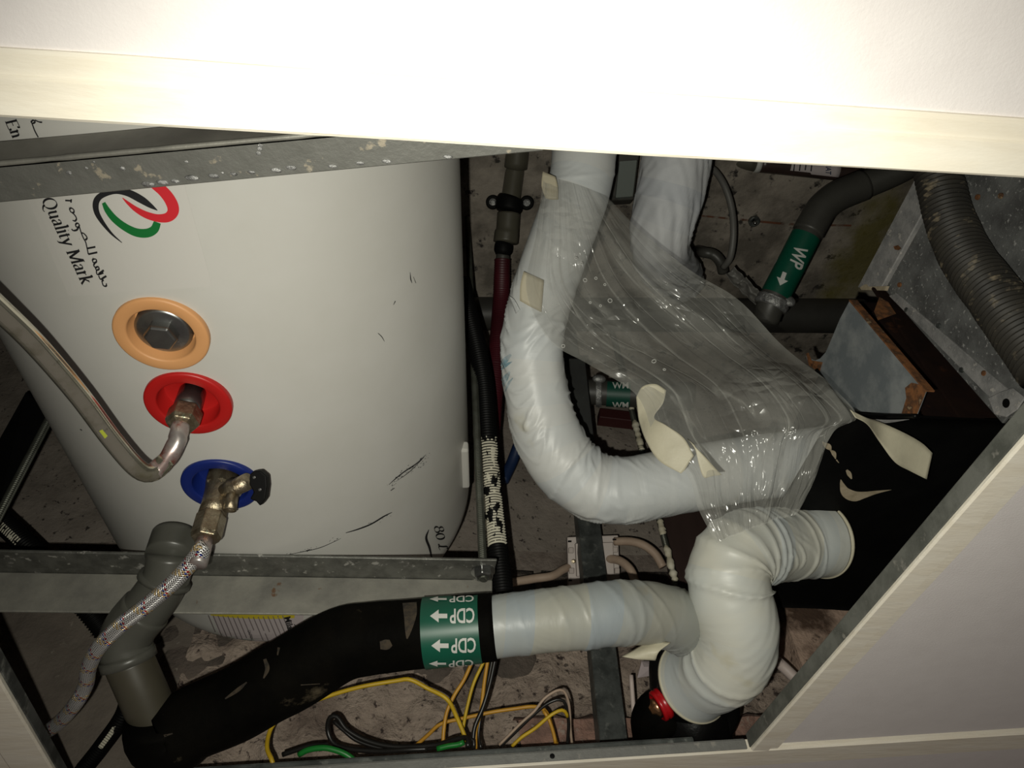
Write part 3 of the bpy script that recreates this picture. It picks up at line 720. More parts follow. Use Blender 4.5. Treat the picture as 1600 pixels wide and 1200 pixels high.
for k in range(40):
    t_ = random.random(); x, y = 430+180*t_+random.gauss(0, 2), 869-66*t_**1.4+random.gauss(0, 1.2); l = random.uniform(.8, 2.4)
    v, f = ribbon2([(x, y), (x+l, y-l*.4)], [random.uniform(.4, .8)]*2, 1.5); SC.add(v, f)
o = decal('scuff_marks', SC.v, SC.f, HB, 'print_black', ht, .0006); o['kind'] = 'stuff'

# hanger bars under the heater
nbz = .4192
A0, A1_ = onz(0, 256, nbz), onz(550, 206, nbz); B0, B1 = onz(0, 317, nbz), onz(850, 236, nbz)
da = (A1_-A0).normalized(); db = (B1-B0).normalized()
a_l, a_r = A0-da*.25, A0+da*((B1.x-.004-A0.x)/da.x); b_l, b_r = B0-db*.25, B1
bar = thing('angle_bar', 'near galvanised angle bar crossing beneath the heater with cement splashes', 'bar', (a_l+b_r)/2, 'heater hanger bars')
o = bevel(obj('flange', *prism([a_l, a_r, b_r, b_l], (0, 0, .003)), 'galv_splash', bar), .0008, 1)
o = bevel(obj('web', *prism([a_l, a_r, a_r+up*.031, a_l+up*.031], (da.cross(up)).normalized()*-.003), 'galv_web', bar), .0008, 1)
MB().add(tube([tuple(a_l+up*.0006), tuple((a_l+a_r)/2+up*.0006), tuple(a_r+up*.0006)], .0016, seg=10, step=.01, disp=lambda u, a, i, fr: .0004*noise.noise(V((u*120, 0, 0))))).build('edge_catchlight', 'galv_pale', bar, True)  # thin bead added along the edge to catch a bright line of light
mb = MB()
for x, y in [(232,290),(254,287),(274,285),(300,280),(334,277),(365,274),(393,271),(432,268),(455,264),(520,262),(563,257),(604,254),(700,247)]:
    mb.add(ball(onz(x, y-2, nbz-.0002), random.uniform(.0014, .0026), 8, (1.7, .8, .5)))
for k in range(9): 
    x = random.uniform(20, 480); mb.add(ball(onz(x, 256-x*.09+random.uniform(8, 50), nbz), random.uniform(.0006, .0014), 8, (1.3, 1, .4)))
o = mb.build('weld_spatter', 'foil', bar, True); o['kind'] = 'stuff'
fb_ = thing('angle_bar', 'far galvanised angle bar beneath the heater with nut on threaded rod', 'bar', (-.2, .68, .41), 'heater hanger bars')
fz = .4512
bevel(obj('flange', *prism([(-.75, .664, fz), (.1015, .6615, fz), (.1005, .700, fz), (-.75, .700, fz)], (0, 0, .003)), 'galv_mottled', fb_), .0008, 1)
bevel(obj('web', *prism([(-.75, .697, .409), (.0985, .697, .409), (.1005, .697, fz), (-.75, .697, fz)], (0, .003, 0)), 'galv_pale', fb_), .0008, 1)
bevel(obj('nut', *lathe((.089, .681, fz+.0002), (0, 0, -1), [(.0098, 0), (.0098, .0075), (.0085, .0085)], 6, (1, .3, 0)), 'steel_dark', fb_), .0006, 1)
obj('washer', *lathe((.089, .681, fz+.0003), (0, 0, -1), [(.0125, 0), (.0125, .0014)], 28), 'steel_dark', fb_)
def threaded(x, y, z0_, z1_, r, m='thread_steel', pitch=.0025):
    n = int((z1_-z0_)/pitch*2); seg = 14; v = []; f = []; u = []
    for i in range(n+1):
        z = z0_+(z1_-z0_)*i/n; rr = r if i % 2 else r*.86
        for k in range(seg): a = 2*pi*k/seg; v.append(V((x+rr*cos(a), y+rr*sin(a), z+pitch*k/seg))); u.append((z, k/seg))
    for i in range(n):
        for k in range(seg): k2 = (k+1) % seg; q = (i*seg+k, i*seg+k2, (i+1)*seg+k2, (i+1)*seg+k); f.append(q)
    f += [tuple(range(seg))[::-1], tuple(n*seg+k for k in range(seg))]
    return v, f, u
tag(MB().add(threaded(.089, .681, .4395, 1.149, .0046)).build('threaded_rod', 'thread_steel'), 'grey threaded steel rod running up beside right side of the heater', 'rod', 'threaded hanger rods')
tag(MB().add(threaded(-.398, .681, .4555, 1.149, .0046)).build('threaded_rod', 'thread_steel'), 'grey threaded steel rod left of the heater beside its white tab', 'rod', 'threaded hanger rods')

# ================================================================= PIPES AT THE HEATER
def PX(pts): return [tuple(P(x, y, z))+((r,) if r else ()) for x, y, z, r in pts]
# chrome outlet tube
r0 = pc[1]; nut_z = r0+V((0, 0, -.026))
tb = thing('outlet_tube', 'bent chromed copper tube with green paint spot leaving the red port', 'tube', nut_z)
obj('nipple', *lathe(r0, (0, 0, -1), [(.0105, -.013), (.0105, .012)], 28), 'steel_dark', tb, True)
bevel(obj('union_nut', *lathe(r0, (0, 0, -1), [(.0125, .008), (.0130, .010), (.0130, .021), (.0112, .025), (.008, .026)], 6, HD+HN*.2), 'brass_dirty', tb), .0007, 2)
path = [tuple(r0+V((0, 0, -.012)))+(.0068,), tuple(r0+V((0, 0, -.034)))+(.0068,)]+PX([(277,690,.588,.0068),(260,719,.583,.0068),(240,738,.576,.0069),(216,733,.568,.0070),(176,688,.552,.0070),(123,617,.525,.0070),(57,540,.492,.0070),(0,484,.468,.0070),(-70,420,.44,.0070)])
ot = MB().add(tube(path[3:], seg=28, step=.003)).build('tube', 'chrome', tb, True)
ot2 = MB().add(tube(path[:5], seg=28, step=.003, disp=lambda u, a, i, fr: .0003*sin(a*3+u*300))).build('tube_end', 'chrome_dull', tb, True)
BT = bvh_of(ot)
v, f = grid2([(155,673),(160,671),(168,681),(164,685)], 6, 6); decal('paint_spot', v, f, BT, mat('paint_green', (.36,.40,.04), rough=.5), tb, .0003)

# safety valve and braided hose
b0 = pc[2]
vd = V((-.02, .03, -1)).normalized()
sv_ = thing('safety_valve', 'dirty nickel safety valve with black lever under the blue port', 'valve', b0)
def vb(h): return b0+vd*h
prof = [(.0135, -.014), (.0135, -.004), (.0128, .002), (.0120, .006), (.0113, .022), (.0118, .034)]
obj('body', *lathe(b0, vd, prof, 36), 'brass_dirty', sv_, True)
obj('top_hexagon', *lathe(b0, vd, [(.0142, -.006), (.0142, .003), (.0125, .005)], 6), 'brass_dirty', sv_)
br0 = vb(.012)
bdv = (P(388, 752, .662)-br0).normalized()
obj('branch', *lathe(br0, bdv, [(.0075, .004), (.0075, .014), (.009, .016), (.009, .021), (.0075, .023), (.0075, (P(388,752,.662)-br0).length)], 28), 'brass_dirty', sv_, True)
nz_ = br0+bdv*.020
obj('drain_nozzle', *lathe(nz_, (.0, .25, -1), [(.0058, .004), (.0052, .014), (.0056, .021), (.0044, .0212), (.0042, .016)], 24), 'brass_dirty', sv_, True)
lv = [P(x, y, .650) for x, y in [(390,741),(396,736),(406,735),(416,744),(417,760),(414,780),(406,791),(400,784),(390,780),(396,769),(389,757)]]
lvr = bevel(obj('lever', *prism(lv, FW*.010), 'black_plastic', sv_), .0012, 2)
for x, y in ((397,746),(406,765)): obj('lever_screw', *lathe(P(x, y, .6495), -FW, [(.0013, -.001), (.0013, .0004), (.0009, .0006)], 14), 'steel_dark', lvr)
hs = thing('braided_hose', 'braided steel flexible hose with coloured threads below the safety valve', 'hose', vb(.06))
bevel(obj('hose_nut', *lathe(b0, vd, [(.0120, .033), (.0128, .035), (.0128, .054), (.0115, .058), (.0078, .0585)], 6, HD+HN*.1), 'brass_dirty', hs), .0008, 2)
obj('ferrule', *lathe(b0, vd, [(.0070, .055), (.0070, .066), (.0074, .068), (.0074, .082), (.0062, .083)], 28), 'chrome_dull', hs, True)
e0 = vb(.080)
hpth = [tuple(e0), ]+[tuple(P(*q)) for q in [(315,856,.632),(304,873,.630),(273,908,.630),(227,948,.634),(189,977,.64),(155,1011,.652),(139,1042,.67),(134,1070,.688),(119,1098,.70),(91,1130,.722),(60,1151,.742),(10,1180,.775)]]
MB().add(tube(hpth, .0066, seg=32, step=.002)).build('braid', 'steel_braid', hs, True, True)

# grey PVC trap
pt = thing('grey_pvc_pipe', 'open grey PVC waste pipe with elbows crossing the far angle bar', 'pipe', P(245, 1130, .68))
R_ = .0215; ZP = .700
up_leg = [tuple(P(270,832,ZP)), tuple(P(267,860,ZP)), tuple(P(262,890,ZP))]
SK = P(267, 868, ZP)
MB().add(tube([tuple(SK+up*.021)+(.0221,), tuple(SK-up*.002)+(.0221,)], seg=40, step=.004)).build('socket', 'pvc_grey', pt, True)
MB().add(tube(PX([(267,866,ZP,0.0203),(262,896,ZP,0.0203),(252,918,ZP,0.0208),(236,942,ZP,0.0214),(216,967,ZP,0.0214)]), seg=40, step=.004)).build('elbow', 'pvc_grey', pt, True)
MB().add(tube(PX([(258,904,ZP,0.0234),(255,911,ZP,0.0234)]), seg=40, step=.004)).build('collar', 'pvc_grey', pt, True)
MB().add(tube(PX([(228,952,ZP,0.0231),(206,978,ZP,0.0231),(196,1002,ZP,0.0231),(198,1024,ZP,0.0231)]), seg=40, step=.004)).build('lower_elbow', 'pvc_grey', pt, True)
MB().add(tube(PX([(198,1022,ZP,0.0242),(202,1036,ZP,0.0242)]), seg=40, step=.004)).build('lower_collar', 'pvc_grey', pt, True)
MB().add(tube(PX([(201,1032,ZP,0.0210),(222,1080,.702,0.0210),(252,1150,.708,0.0210)]), seg=40, step=.004)).build('lower_pipe', 'pvc_lower', pt, True)

# condensate drain: black insulated length, then wrapped length
dp = thing('drain_pipe', 'black foam insulated drain pipe with green flow label, lower centre', 'pipe', P(540, 1006, .72))
bk = PX([(246,1122,.696,.0285),(250,1146,.70,.031),(268,1156,.704,.033),(300,1130,.708,.0335),(371,1100,.714,.0340),(420,1070,.716,.0345),(460,1049,.718,.0348),(530,1008,.72,.0340),(575,998,.72,.0328),(620,993,.72,.0322),(700,986,.72,.0315),(773,979,.72,.0305)])
bkf = lambda u, a, i, fr: .0012*noise.noise(V((u*25, cos(a)*1.2, sin(a)*1.2)))
bo = MB().add(tube(bk, seg=56, step=.005, disp=bkf)).build('foam_sleeve', 'foam_black', dp, True, True)
lb_ = PX([(664,989,.72,.0326),(700,986,.72,.0321),(751,981.5,.72,.0314)])
lo_ = MB().add(tube(lb_, seg=56, step=.005, caps=False)).build('flow_label', 'label_green', dp, True); lo_['label'] = 'green flow label with white letters and arrows'
LB = bvh_of(lo_)
mat('dirt', (.048,.035,.021), (.012,.010,.008), rough=.9, scale=150)
FB = bvh_of(bo)
for pts, wds in [([(640,942),(641,960),(638,985),(636,998)],[22,20,10,2]), ([(594,1008),(604,1007),(611,1004)],[12,16,10]), ([(414,1030),(418,1045),(412,1060)],[5,7,2]), ([(436,1012),(434,1024)],[4,2]), ([(470,1070),(500,1068)],[1.5,1]), ([(352,1092),(372,1078),(386,1066)],[2,6,2]), ([(256,1150),(270,1146)],[3,2])]:
    v, f = ribbon2(pts, wds, 3); o = decal('dirt_smear', v, f, FB, 'dirt', dp, .0004, fine=4); 
for yc, sy, x0 in ((936, .42, 741), (962, 1, 742), (1007.5, 1, 744), (1035, .45, 740)):
    g, wd = sans('CDP', .018); hgt = 22*sy
    place(g, (x0, yc-hgt*.5), (-39/wd, 1.6/wd), (0, hgt/.7)); 
    a_v, a_f = arrow(0, 0, 27, 22*sy); ar = Flat().add(a_v, a_f); ar.map(lambda x, y: (x0-43-x, yc+y*1.0+1)); g.add(ar.v, ar.f)
    # split long faces so the letters bend with the pipe
    decal('flow_lettering', g.v, g.f, LB, 'label_white', lo_, .0007, fine=3.0)
def wrapdisp(seed, amp=.0011, pitch=.026, lap=.0011, bends=None, seams=(), smooth_end=False):
    """tape wound on a pipe: shallow spiral laps, patchy creases (more at bends), a few proud seams (u, tilt, phase, height)"""
    def d(u, a, i, fr):
        s = (u/pitch+a/(2*pi)) % 1.0
        h = lap*.35*(1-s)*min(1, s*14)
        k = .35
        if bends: k += sum(g*math.exp(-((fr-c)/wd)**2) for c, wd, g in bends)
        for u0, tl, ph, hh in seams:
            q = u-u0-tl*cos(a-ph)
            h += hh*math.exp(-(q/.0026)**2)+(hh*.6*math.exp(q/.012) if q < 0 else 0)
        sk = u*70+2.6*sin(a+seed)+1.3*sin(2*a+seed*2)+seed*9
        p = V((sk, cos(a)*1.0, sin(a)*1.0+seed)); m = V((u*16+seed*3, cos(a)*1.3, sin(a)*1.3))
        patch = max(0, .35+1.5*noise.noise(m))
        rdg = max(0, 1-abs(noise.noise(p))*4.5)
        if smooth_end and fr > .90: h, k = h*max(0, (.95-fr)/.05), k*max(0, (.95-fr)/.05)
        return h+amp*k*(1.5*rdg*patch+.8*noise.noise(V((u*30, cos(a)*1.6+seed, sin(a)*1.6))))
    return d
dw = thing('wrapped_drain_pipe', 'pale tape wrapped pipe continuing right from the black foam one', 'pipe', P(900, 965, .74))
wp = PX([(766,980,.722,.0285),(800,976,.724,.0285),(850,970,.728,.0290),(900,965,.734,.0297),(960,958,.742,.0300),(1015,958,.765,.0305),(1055,968,.795,.0312),(1085,984,.85,.0328),(1106,1006,.905,.034),(1114,1030,.95,.035)])
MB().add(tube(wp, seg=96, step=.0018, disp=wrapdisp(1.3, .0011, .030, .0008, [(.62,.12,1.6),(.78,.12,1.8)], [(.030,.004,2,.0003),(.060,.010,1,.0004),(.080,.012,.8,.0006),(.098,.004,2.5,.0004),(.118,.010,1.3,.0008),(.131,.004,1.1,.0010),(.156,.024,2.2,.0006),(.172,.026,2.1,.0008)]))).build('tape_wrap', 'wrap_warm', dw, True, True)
def sheet(name, rows, m, parent=None, nu=10, nv=10, amp=0.0, fs=30, thick=None):
    """smooth sheet through a net of points"""
    R1 = [catmull([list(p) for p in r], 1) if False else r for r in rows]
    def cr(pts, t):
        n = len(pts)-1; k = min(int(t*n), n-1); u = t*n-k
        g = lambda i: pts[i] if 0 <= i <= n else (2*pts[0]-pts[1] if i < 0 else 2*pts[n]-pts[n-1])
        a, b, c, d = g(k-1), g(k), g(k+1), g(k+2)
        return .5*(2*b+(c-a)*u+(2*a-5*b+4*c-d)*u*u+(3*b-a-3*c+d)*u**3)
    v = []; uv = []
    for j in range(nv+1):
        for i in range(nu+1):
            p = cr([cr(r, i/nu) for r in rows], j/nv)
            v.append(p); uv.append((i/nu*.9, j/nv*.45))
    f = [(j*(nu+1)+i, j*(nu+1)+i+1, (j+1)*(nu+1)+i+1, (j+1)*(nu+1)+i) for j in range(nv) for i in range(nu)]
    if callable(amp): v = [p+amp(p, q) for p, q in zip(v, uv)]
    o = obj(name, v, f, m, parent, True, uv)
    if thick: s = o.modifiers.new('thickness', 'SOLIDIFY'); s.thickness = thick; s.offset = 0
    return o
fp = sheet('tape_flap', [[P(1010,1003,.755), P(1030,1001,.75), P(1048,1004,.745)], [P(985,1018,.75), P(1010,1016,.742), P(1030,1018,.738)], [P(972,1026,.748), P(995,1030,.742), P(1024,1032,.74)]], 'masking_tape', dw, 8, 8, thick=.0006)
fp['label'] = 'loose curl of cream tape'

# ================================================================= WRAPPED CHILLED-WATER PIPES
cw = thing('chilled_water_pipe', 'white tape wrapped pipe from hatch top bending right, beside the heater', 'pipe', P(838, 610, .9))
rp = .0385; zc = .90
cwp = PX([(918,160,.93,.0385),(913,235,.925,.0385),(903,300,.92,.0380),(869,395,.91,.0375),(842,480,.905,.0365),(832,548,.90,.0360),(838,610,.90,.0375),(853,672,.90,.0385),(884,728,.90,.0395),(930,760,.90,.0395),(980,765,.90,.0385),(1038,755,.905,.0385),(1100,744,.91,.0385),(1170,732,.915,.0385),(1232,724,.92,.0385),(1300,714,.93,.0385)])
MB().add(tube(cwp, seg=112, step=.0022, disp=wrapdisp(4.7, .00075, .034, .0007, [(.50,.10,1.5),(.36,.09,1.9),(.63,.07,1.6)], [(.06,.012,0,.0008),(.10,.016,1,.0007),(.30,.02,1.4,.0007),(.395,.018,-1.2,.0006),(.455,.012,1.4,.0014),(.485,.016,.6,.0009),(.53,.01,2.6,.0006)]))).build('tape_wrap', 'wrap_cool', cw, True, True)
for q, lab in (([[(848,268),(858,272),(868,276)],[(846,290),(858,292),(872,294)],[(852,310),(862,312),(872,312)]], 'old tan masking tape near the top'), ([[(818,424),(832,430),(850,438)],[(813,445),(828,452),(848,462)],[(812,470),(830,480),(846,488)]], 'tan masking tape patch at the bend')):
    tp = sheet('tape_patch', [[P(x, y, .868 if y < 350 else .857) for x, y in r] for r in q], 'masking_tape_old', cw, 8, 8, thick=.0004); tp['label'] = lab
sheet('wrap_tail', [[P(795,462,.872), P(802,466,.868)], [P(800,474,.868), P(806,472,.864)], [P(806,490,.866), P(812,484,.862)]], 'wrap_cool', cw, 3, 6, thick=.0005)
bl = [P(793,548,.874), P(800,545,.869)]
mb = MB(); 
BW = bvh_of([o for o in bpy.data.objects if o.parent == cw and o.name.startswith('tape_wrap')][0])
mat('blue_stain', (.22,.36,.42), (.45,.52,.55), rough=.4, scale=90, lo=.42, hi=.56)
for pts, wds in (([(784,572),(790,563),(799,554)], [2,9,3]), ([(784,578),(791,571),(801,565)], [1,5,1]), ([(786,606),(789,594),(797,581)], [2,9,3]), ([(790,612),(795,600),(802,590)], [1,4,1])):
    v, f = ribbon2(pts, wds, 1.5); decal('blue_stain', v, f, BW, 'blue_stain', cw, .0008, fine=3)

lp = thing('return_pipe', 'cream tape wrapped pipe looping from the black unit to the strainer', 'pipe', P(1150, 950, .78))
lpp = PX([(1283,843,.868,.0418),(1268,845,.862,.0405),(1240,849,.852,.0392),(1195,853,.825,.0388),(1158,862,.80,.0392),(1140,888,.787,.0398),(1141,930,.779,.0405),(1151,965,.777,.0404),(1152,1000,.781,.0400),(1140,1030,.790,.0395),(1120,1048,.803,.0388),(1101,1057,.821,.0395),(1083,1065,.838,.0425)])
MB().add(tube(lpp, seg=112, step=.0020, disp=wrapdisp(8.1, .0009, .026, .0006, [(.26,.08,1.5),(.78,.08,1.6)], [(.034,.012,1.2,.0009),(.060,.010,2.4,.0011),(.098,.006,.5,.0018),(.110,.005,.6,.0020),(.122,.005,.4,.0018),(.134,.006,.8,.0017),(.147,.007,.6,.0019),(.160,.006,1.4,.0016),(.178,.010,-.6,.0024),(.258,.010,1.6,.0014),(.272,.008,1.8,.0012)], True), hollow=.86)).build('tape_wrap', 'wrap_cream', lp, True, True)
for (x, y, z, r), (x2, y2, z2, _) in (((1284,843,.8685,.0432),(1281.5,843.3,.8672,0)), ((1084.5,1064.3,.8366,.0436),(1082.3,1065.3,.8387,0))):
    MB().add(tube([tuple(P(x,y,z))+(r,), tuple(P(x2,y2,z2))+(r,)], seg=64, step=.002)).build('tape_edge', 'masking_tape', lp, True)
for q in ([[(1208,800),(1222,796),(1240,796)],[(1214,840),(1230,838),(1246,840)],[(1205,890),(1224,896),(1240,898)]],):
    pass

pp = thing('bagged_pipe', 'white pipe in creased plastic wrapping behind the clear film, near slab', 'pipe', P(1040, 360, 1.02))
ppp = PX([(1072,180,1.0,.043),(1058,245,1.01,.043),(1045,310,1.02,.042),(1032,365,1.03,.039),(1033,398,1.07,.038),(1046,420,1.13,.038),(1060,436,1.22,.038)])
def crease(u, a, i, fr):
    p = V((u*30+3.2*sin(a+.8), cos(a)*1.2, sin(a)*1.2)); q = V((u*55+4*sin(a+2.), cos(a)*1.6, sin(a)*1.6))
    return .0030*(1-2.6*abs(noise.noise(p)))+.0012*(1-2*abs(noise.noise(q)))
MB().add(tube(ppp, seg=88, step=.0028, disp=crease)).build('plastic_wrap', 'wrap_bag', pp, True, True)

# ================================================================= FAN-COIL UNIT, DUCT, BRACKET
X0 = .405
fc = thing('fan_coil_unit', 'black insulated box of the fan coil unit, lower right in the void', 'fan coil unit', (.7, .65, .5))
Zp = .50
p0 = onz(1300, 651, Zp); p1 = onz(1570, 651, Zp); p2 = onz(1330, 952, Zp)
yN, yF = .478, .828
def rp_(a, b, n): return [a+(b-a)*k/n for k in range(n+1)]
v = []; f = []; nx, ny = 44, 30
for j in range(ny+1):
    for i in range(nx+1):
        x = .412+(1.02-.412)*i/nx; y = yN+(yF-yN)*j/ny
        v.append(V((x, y, Zp+.0025*noise.fractal(V((x, y, 0))*9, 1, 2, 3))))
for j in range(ny):
    for i in range(nx): a = j*(nx+1)+i; f.append((a, a+nx+1, a+nx+2, a+1))
n0 = len(v)
ring = [j*(nx+1) for j in range(ny+1)]+[ny*(nx+1)+i for i in range(1, nx+1)]+[j*(nx+1)+nx for j in range(ny-1, -1, -1)]+[i for i in range(nx-1, 0, -1)]
v += [V((v[i].x, v[i].y, Zp+.004)) for i in ring]; m_ = len(ring)
f += [(ring[k], n0+k, n0+(k+1) % m_, ring[(k+1) % m_])[::-1] for k in range(m_)]
pan = obj('drain_pan', v, f, 'pan_black', fc, True)
obj('drain_pan_lid', *box(.425, 1.015, yN+.016, yF-.004, Zp+.0035, Zp+.021), 'pan_black', fc)
bevel(obj('casing', *box(.548, 1.0, .506, .82, Zp+.022, .735), 'rust_dark', fc), .003, 2)
obj('casing_side', *box(.46, .548, .66, .82, Zp+.022, .66), 'pan_black', fc)
PB = bvh_of(pan)
SE = []
for pts, wds in [([(1284,688),(1288,693),(1294,697),(1298,703)], [.5,6,9,1]), ([(1296,702),(1302,707),(1305,716)], [.5,7,1]), ([(1306,717),(1310,722)], [2,1]), ([(1322,733),(1326,739),(1330,747)], [3,7,2]), ([(1313,748),(1315,756),(1321,768),(1334,774),(1350,772),(1368,768),(1392,764)], [1,7,15,16,10,5,.4]), ([(1344,652),(1380,657),(1420,654)], [.4,5,.4])]:
    v, f = ribbon2(pts, wds, 1.5); o = decal('sealant_smear', v, f, PB, 'sealant' if pts[0][1] > 660 else 'duct_strip', fc, .0012)
# galvanised side plate with a torn curved edge
XP = .468
pl = thing('side_plate', 'grey galvanised side plate with rusty edge standing on the black unit', 'bracket', onx(1390, 645, XP))
pl_px = [(1327,470),(1312,498),(1300,527),(1290,550),(1281,560),(1273,563),(1266,560),(1262,551),(1259,557),(1264,570),(1278,583),(1292,600),(1310,622),(1338,643),(1432,648),(1446,612)]
bevel(obj('plate', *prism([onx(x, y, XP) for x, y in pl_px], (.0016, 0, 0)), 'plate_metal', pl), .0004, 1)
rim = [onx(1327, 470, XP), onx(1446, 612, XP)]
lip = obj('rusty_lip', *prism([rim[0]+V((-.0006,0,0)), rim[1]+V((-.0006,0,0)), rim[1]+V((.0085,0,0)), rim[0]+V((.0085,0,0))], (0, -.0016, 0)), 'rust', pl); lip['label'] = 'rusty folded lip'
v, f = Flat().v, None
st = [(1408,648),(1416,622),(1414,606),(1424,598),(1434,600),(1447,611),(1432,648)]
o = obj('rust_patch', *prism([onx(x, y, XP-.0004) for x, y in st], (.0003, 0, 0)), 'rust', pl); o['label'] = 'rust patch'
o = obj('rust_hook', *prism([onx(x, y, XP-.0005) for x, y in [(1259,552),(1263,551),(1268,563),(1285,566),(1280,582),(1264,571)]], (.0003, 0, 0)), 'rust', pl)
MB().add(tube([tuple(onx(x, y, XP-.002)) for x, y in [(1276,578),(1296,606),(1312,626),(1336,646),(1380,649),(1432,650)]], .0022, seg=10, step=.004)).build('gasket', 'rubber_black', pl, True)
# recess and rusty angle between plate and duct
ra_ = thing('rusty_angle', 'dark rusty steel angle between the side plate and the duct', 'bracket', ony(1560, 650, .475))
q1, q2, q3, q4 = ony(1374,464,.478), ony(1396,470,.478), ony(1572,650,.478), ony(1500,650,.478)
obj('angle_leg', *prism([q1+V((0,0,.02)), q2+V((0,0,.02)), q3, q4], (0, .003, 0)), 'rust_dark', ra_)
obj('angle_back', *prism([ony(1374,464,.482), ony(1362,490,.482), ony(1450,655,.482), ony(1540,655,.482)], (0, .003, 0)), 'rust_dark', ra_)
o = obj('rust_bloom', *prism([ony(1374,464,.4765), ony(1388,472,.4765), ony(1400,490,.4765), ony(1372,500,.4765), ony(1366,486,.4765)], (0, .0005, 0)), 'rust', ra_)

XD = .56
du = thing('supply_duct', 'large speckled galvanised supply duct at the upper right', 'duct', (.75, .2, .474))
zt, zm, zl = .757, .718, .474
bevel(obj('duct_side', *prism([(XD, -.25, zl), (XD, .455, zl), (XD, .476, zm), (XD, -.25, zm)], (.004, 0, 0)), 'duct_metal', du), .001, 1)
bevel(obj('duct_flange', *prism([(XD-.006, -.25, zm-.002), (XD-.006, .474, zm-.002), (XD-.006, .502, zt), (XD-.006, -.25, zt)], (.010, 0, 0)), 'duct_strip', du), .0012, 1)
obj('duct_body', *box(XD+.005, 1.1, -.25, .45, zl+.002, zt+.0), 'duct_metal', du)
bevel(obj('end_flange', *prism([onx(1388, 462, XD-.003), onx(1400, 458, XD-.003), onx(1592, 624, XD-.003), onx(1572, 648, XD-.003)], (.003, 0, 0)), 'duct_strip', du), .0006, 1)
o = obj('corner_clip', *prism([onx(x, y, XD-.008) for x, y in [(1343,449),(1352,444),(1355,448),(1385,447),(1382,454),(1346,453)]], (.004, 0, 0)), 'sealant', du)
bevel(obj('sealant_blob', *prism([onx(x, y, XD-.0035) for x, y in [(1546,622),(1566,612),(1584,606),(1604,622),(1592,640),(1574,652),(1556,648)]], (-.002, 0, 0)), 'duct_strip', du), .0008, 1)
obj('screw_hole', *lathe(onx(1572, 630, XD-.0056), (-1, 0, 0), [(.0045, -.001), (.0045, .0002)], 12), 'black_plastic', du)
for x, y in ((1527,308),(1563,306),(1405,445),(1416,484),(1466,509),(1502,578),(1537,583)):
    obj('rivet', *lathe(onx(x, y, XD-.0032), (-1, 0, 0), [(.0030, -.001), (.0026, .0008), (.0012, .0010)], 14), 'rust' if x % 2 else 'galv_dark', du)
obj('rust_spot', *prism([onx(x, y, XD-.0066) for x, y in [(1396,385),(1403,383),(1408,388),(1404,391),(1398,390)]], (.0003, 0, 0)), 'rust', du)
fx = [tuple(onx(x, y, X))+(r,) for x, y, X, r in [(1452,215,.525,.0195),(1468,285,.53,.0200),(1488,355,.532,.0208),(1518,415,.532,.0215),(1556,465,.532,.0218),(1592,515,.532,.0220),(1640,580,.532,.022)]]
fxo = MB().add(tube(fx, seg=36, step=.0011, disp=lambda u, a, i, fr: (.0022 if (u/.0055) % 1 < .5 else -.0010)+.0008*noise.noise(V((u*40, cos(a), sin(a)))))).build('flexible_conduit', 'flex_duct', None, True)
tag(fxo, 'dusty dark ribbed flexible hose hanging across the galvanised duct', 'hose')

# ================================================================= PIPES UNDER THE SLAB
gp = thing('dropper_pipe', 'grey pipe with black two screw clamp fixed under the slab', 'pipe', P(797, 320, 1.25))
zg = 1.255
MB().add(tube([tuple(P(815,180,1.205))+(.0185,), tuple(P(806,262,1.245))+(.0190,)], seg=32, step=.01)).build('upper_socket', 'pvc_olive', gp, True)
MB().add(tube(PX([(806,258,zg,.0158),(797,318,zg,.0158)]), seg=32, step=.01)).build('pipe', 'pvc_olive', gp, True)
MB().add(tube(PX([(798,309,zg,.0205),(797,313,zg,.0225),(795,326,zg,.0225),(794,331,zg,.0195)]), seg=32, step=.002)).build('clamp_ring', 'black_plastic', gp, True)
for x, y in ((770,316),(823,317)):
    e = bevel(obj('clamp_ear', *lathe(P(x, y, zg+.006), -FW, [(.0115, -.004), (.0115, .003), (.0095, .004)], 24), 'black_plastic', gp), .0006, 1)
    obj('clamp_screw', *lathe(P(x, y, zg+.001), -FW, [(.0058, 0), (.0058, .002), (.003, .003)], 18), 'foil', e)
MB().add(tube(PX([(795,334,zg,.0190),(793,360,zg,.0190),(792,364,zg,.0202),(790,379,zg,.0202)]), seg=32, step=.003, disp=lambda u, a, i, fr: .0004*(1 if sin(a*16) > 0 else 0) if fr > .6 else 0)).build('coupling', 'pvc_olive', gp, True)
MB().add(tube(PX([(788,379,zg,.0115),(787,383,zg,.0148),(786,393,zg,.0148),(785,399,zg,.0115)]), seg=24, step=.002)).build('black_nut', 'black_plastic', gp, True)
MB().add(tube(PX([(786,396,zg,.0112),(785,412,zg,.0112)]), seg=24, step=.005)).build('pipe_tail', 'pvc_dark', gp, True)
rpo = MB().add(tube(PX([(785,406,zg,.0128),(783,470,1.25,.0132),(778,540,1.2,.0135),(772,610,1.16,.0135),(765,700,1.12,.0135),(760,760,1.1,.0135)]), seg=28, step=.0013, disp=lambda u, a, i, fr: .0006*(1 if (u/.004) % 1 < .5 else 0))).build('corrugated_pipe', 'red_pipe', None, True)
tag(rpo, 'dark red corrugated pipe hanging down from the grey clamped pipe', 'pipe')
dpo = thing('soil_pipe', 'dark grey horizontal pipe running along below the slab by the wall', 'pipe', (.6, .87, 1.07))
A_, B_ = onz(700, 490, 1.112), onz(1345, 494, 1.112)
MB().add(tube([tuple(A_-(B_-A_)*.05)+(.030,), tuple(B_)+(.033,)], seg=36, step=.02)).build('pipe', 'drain_grey', dpo, True)

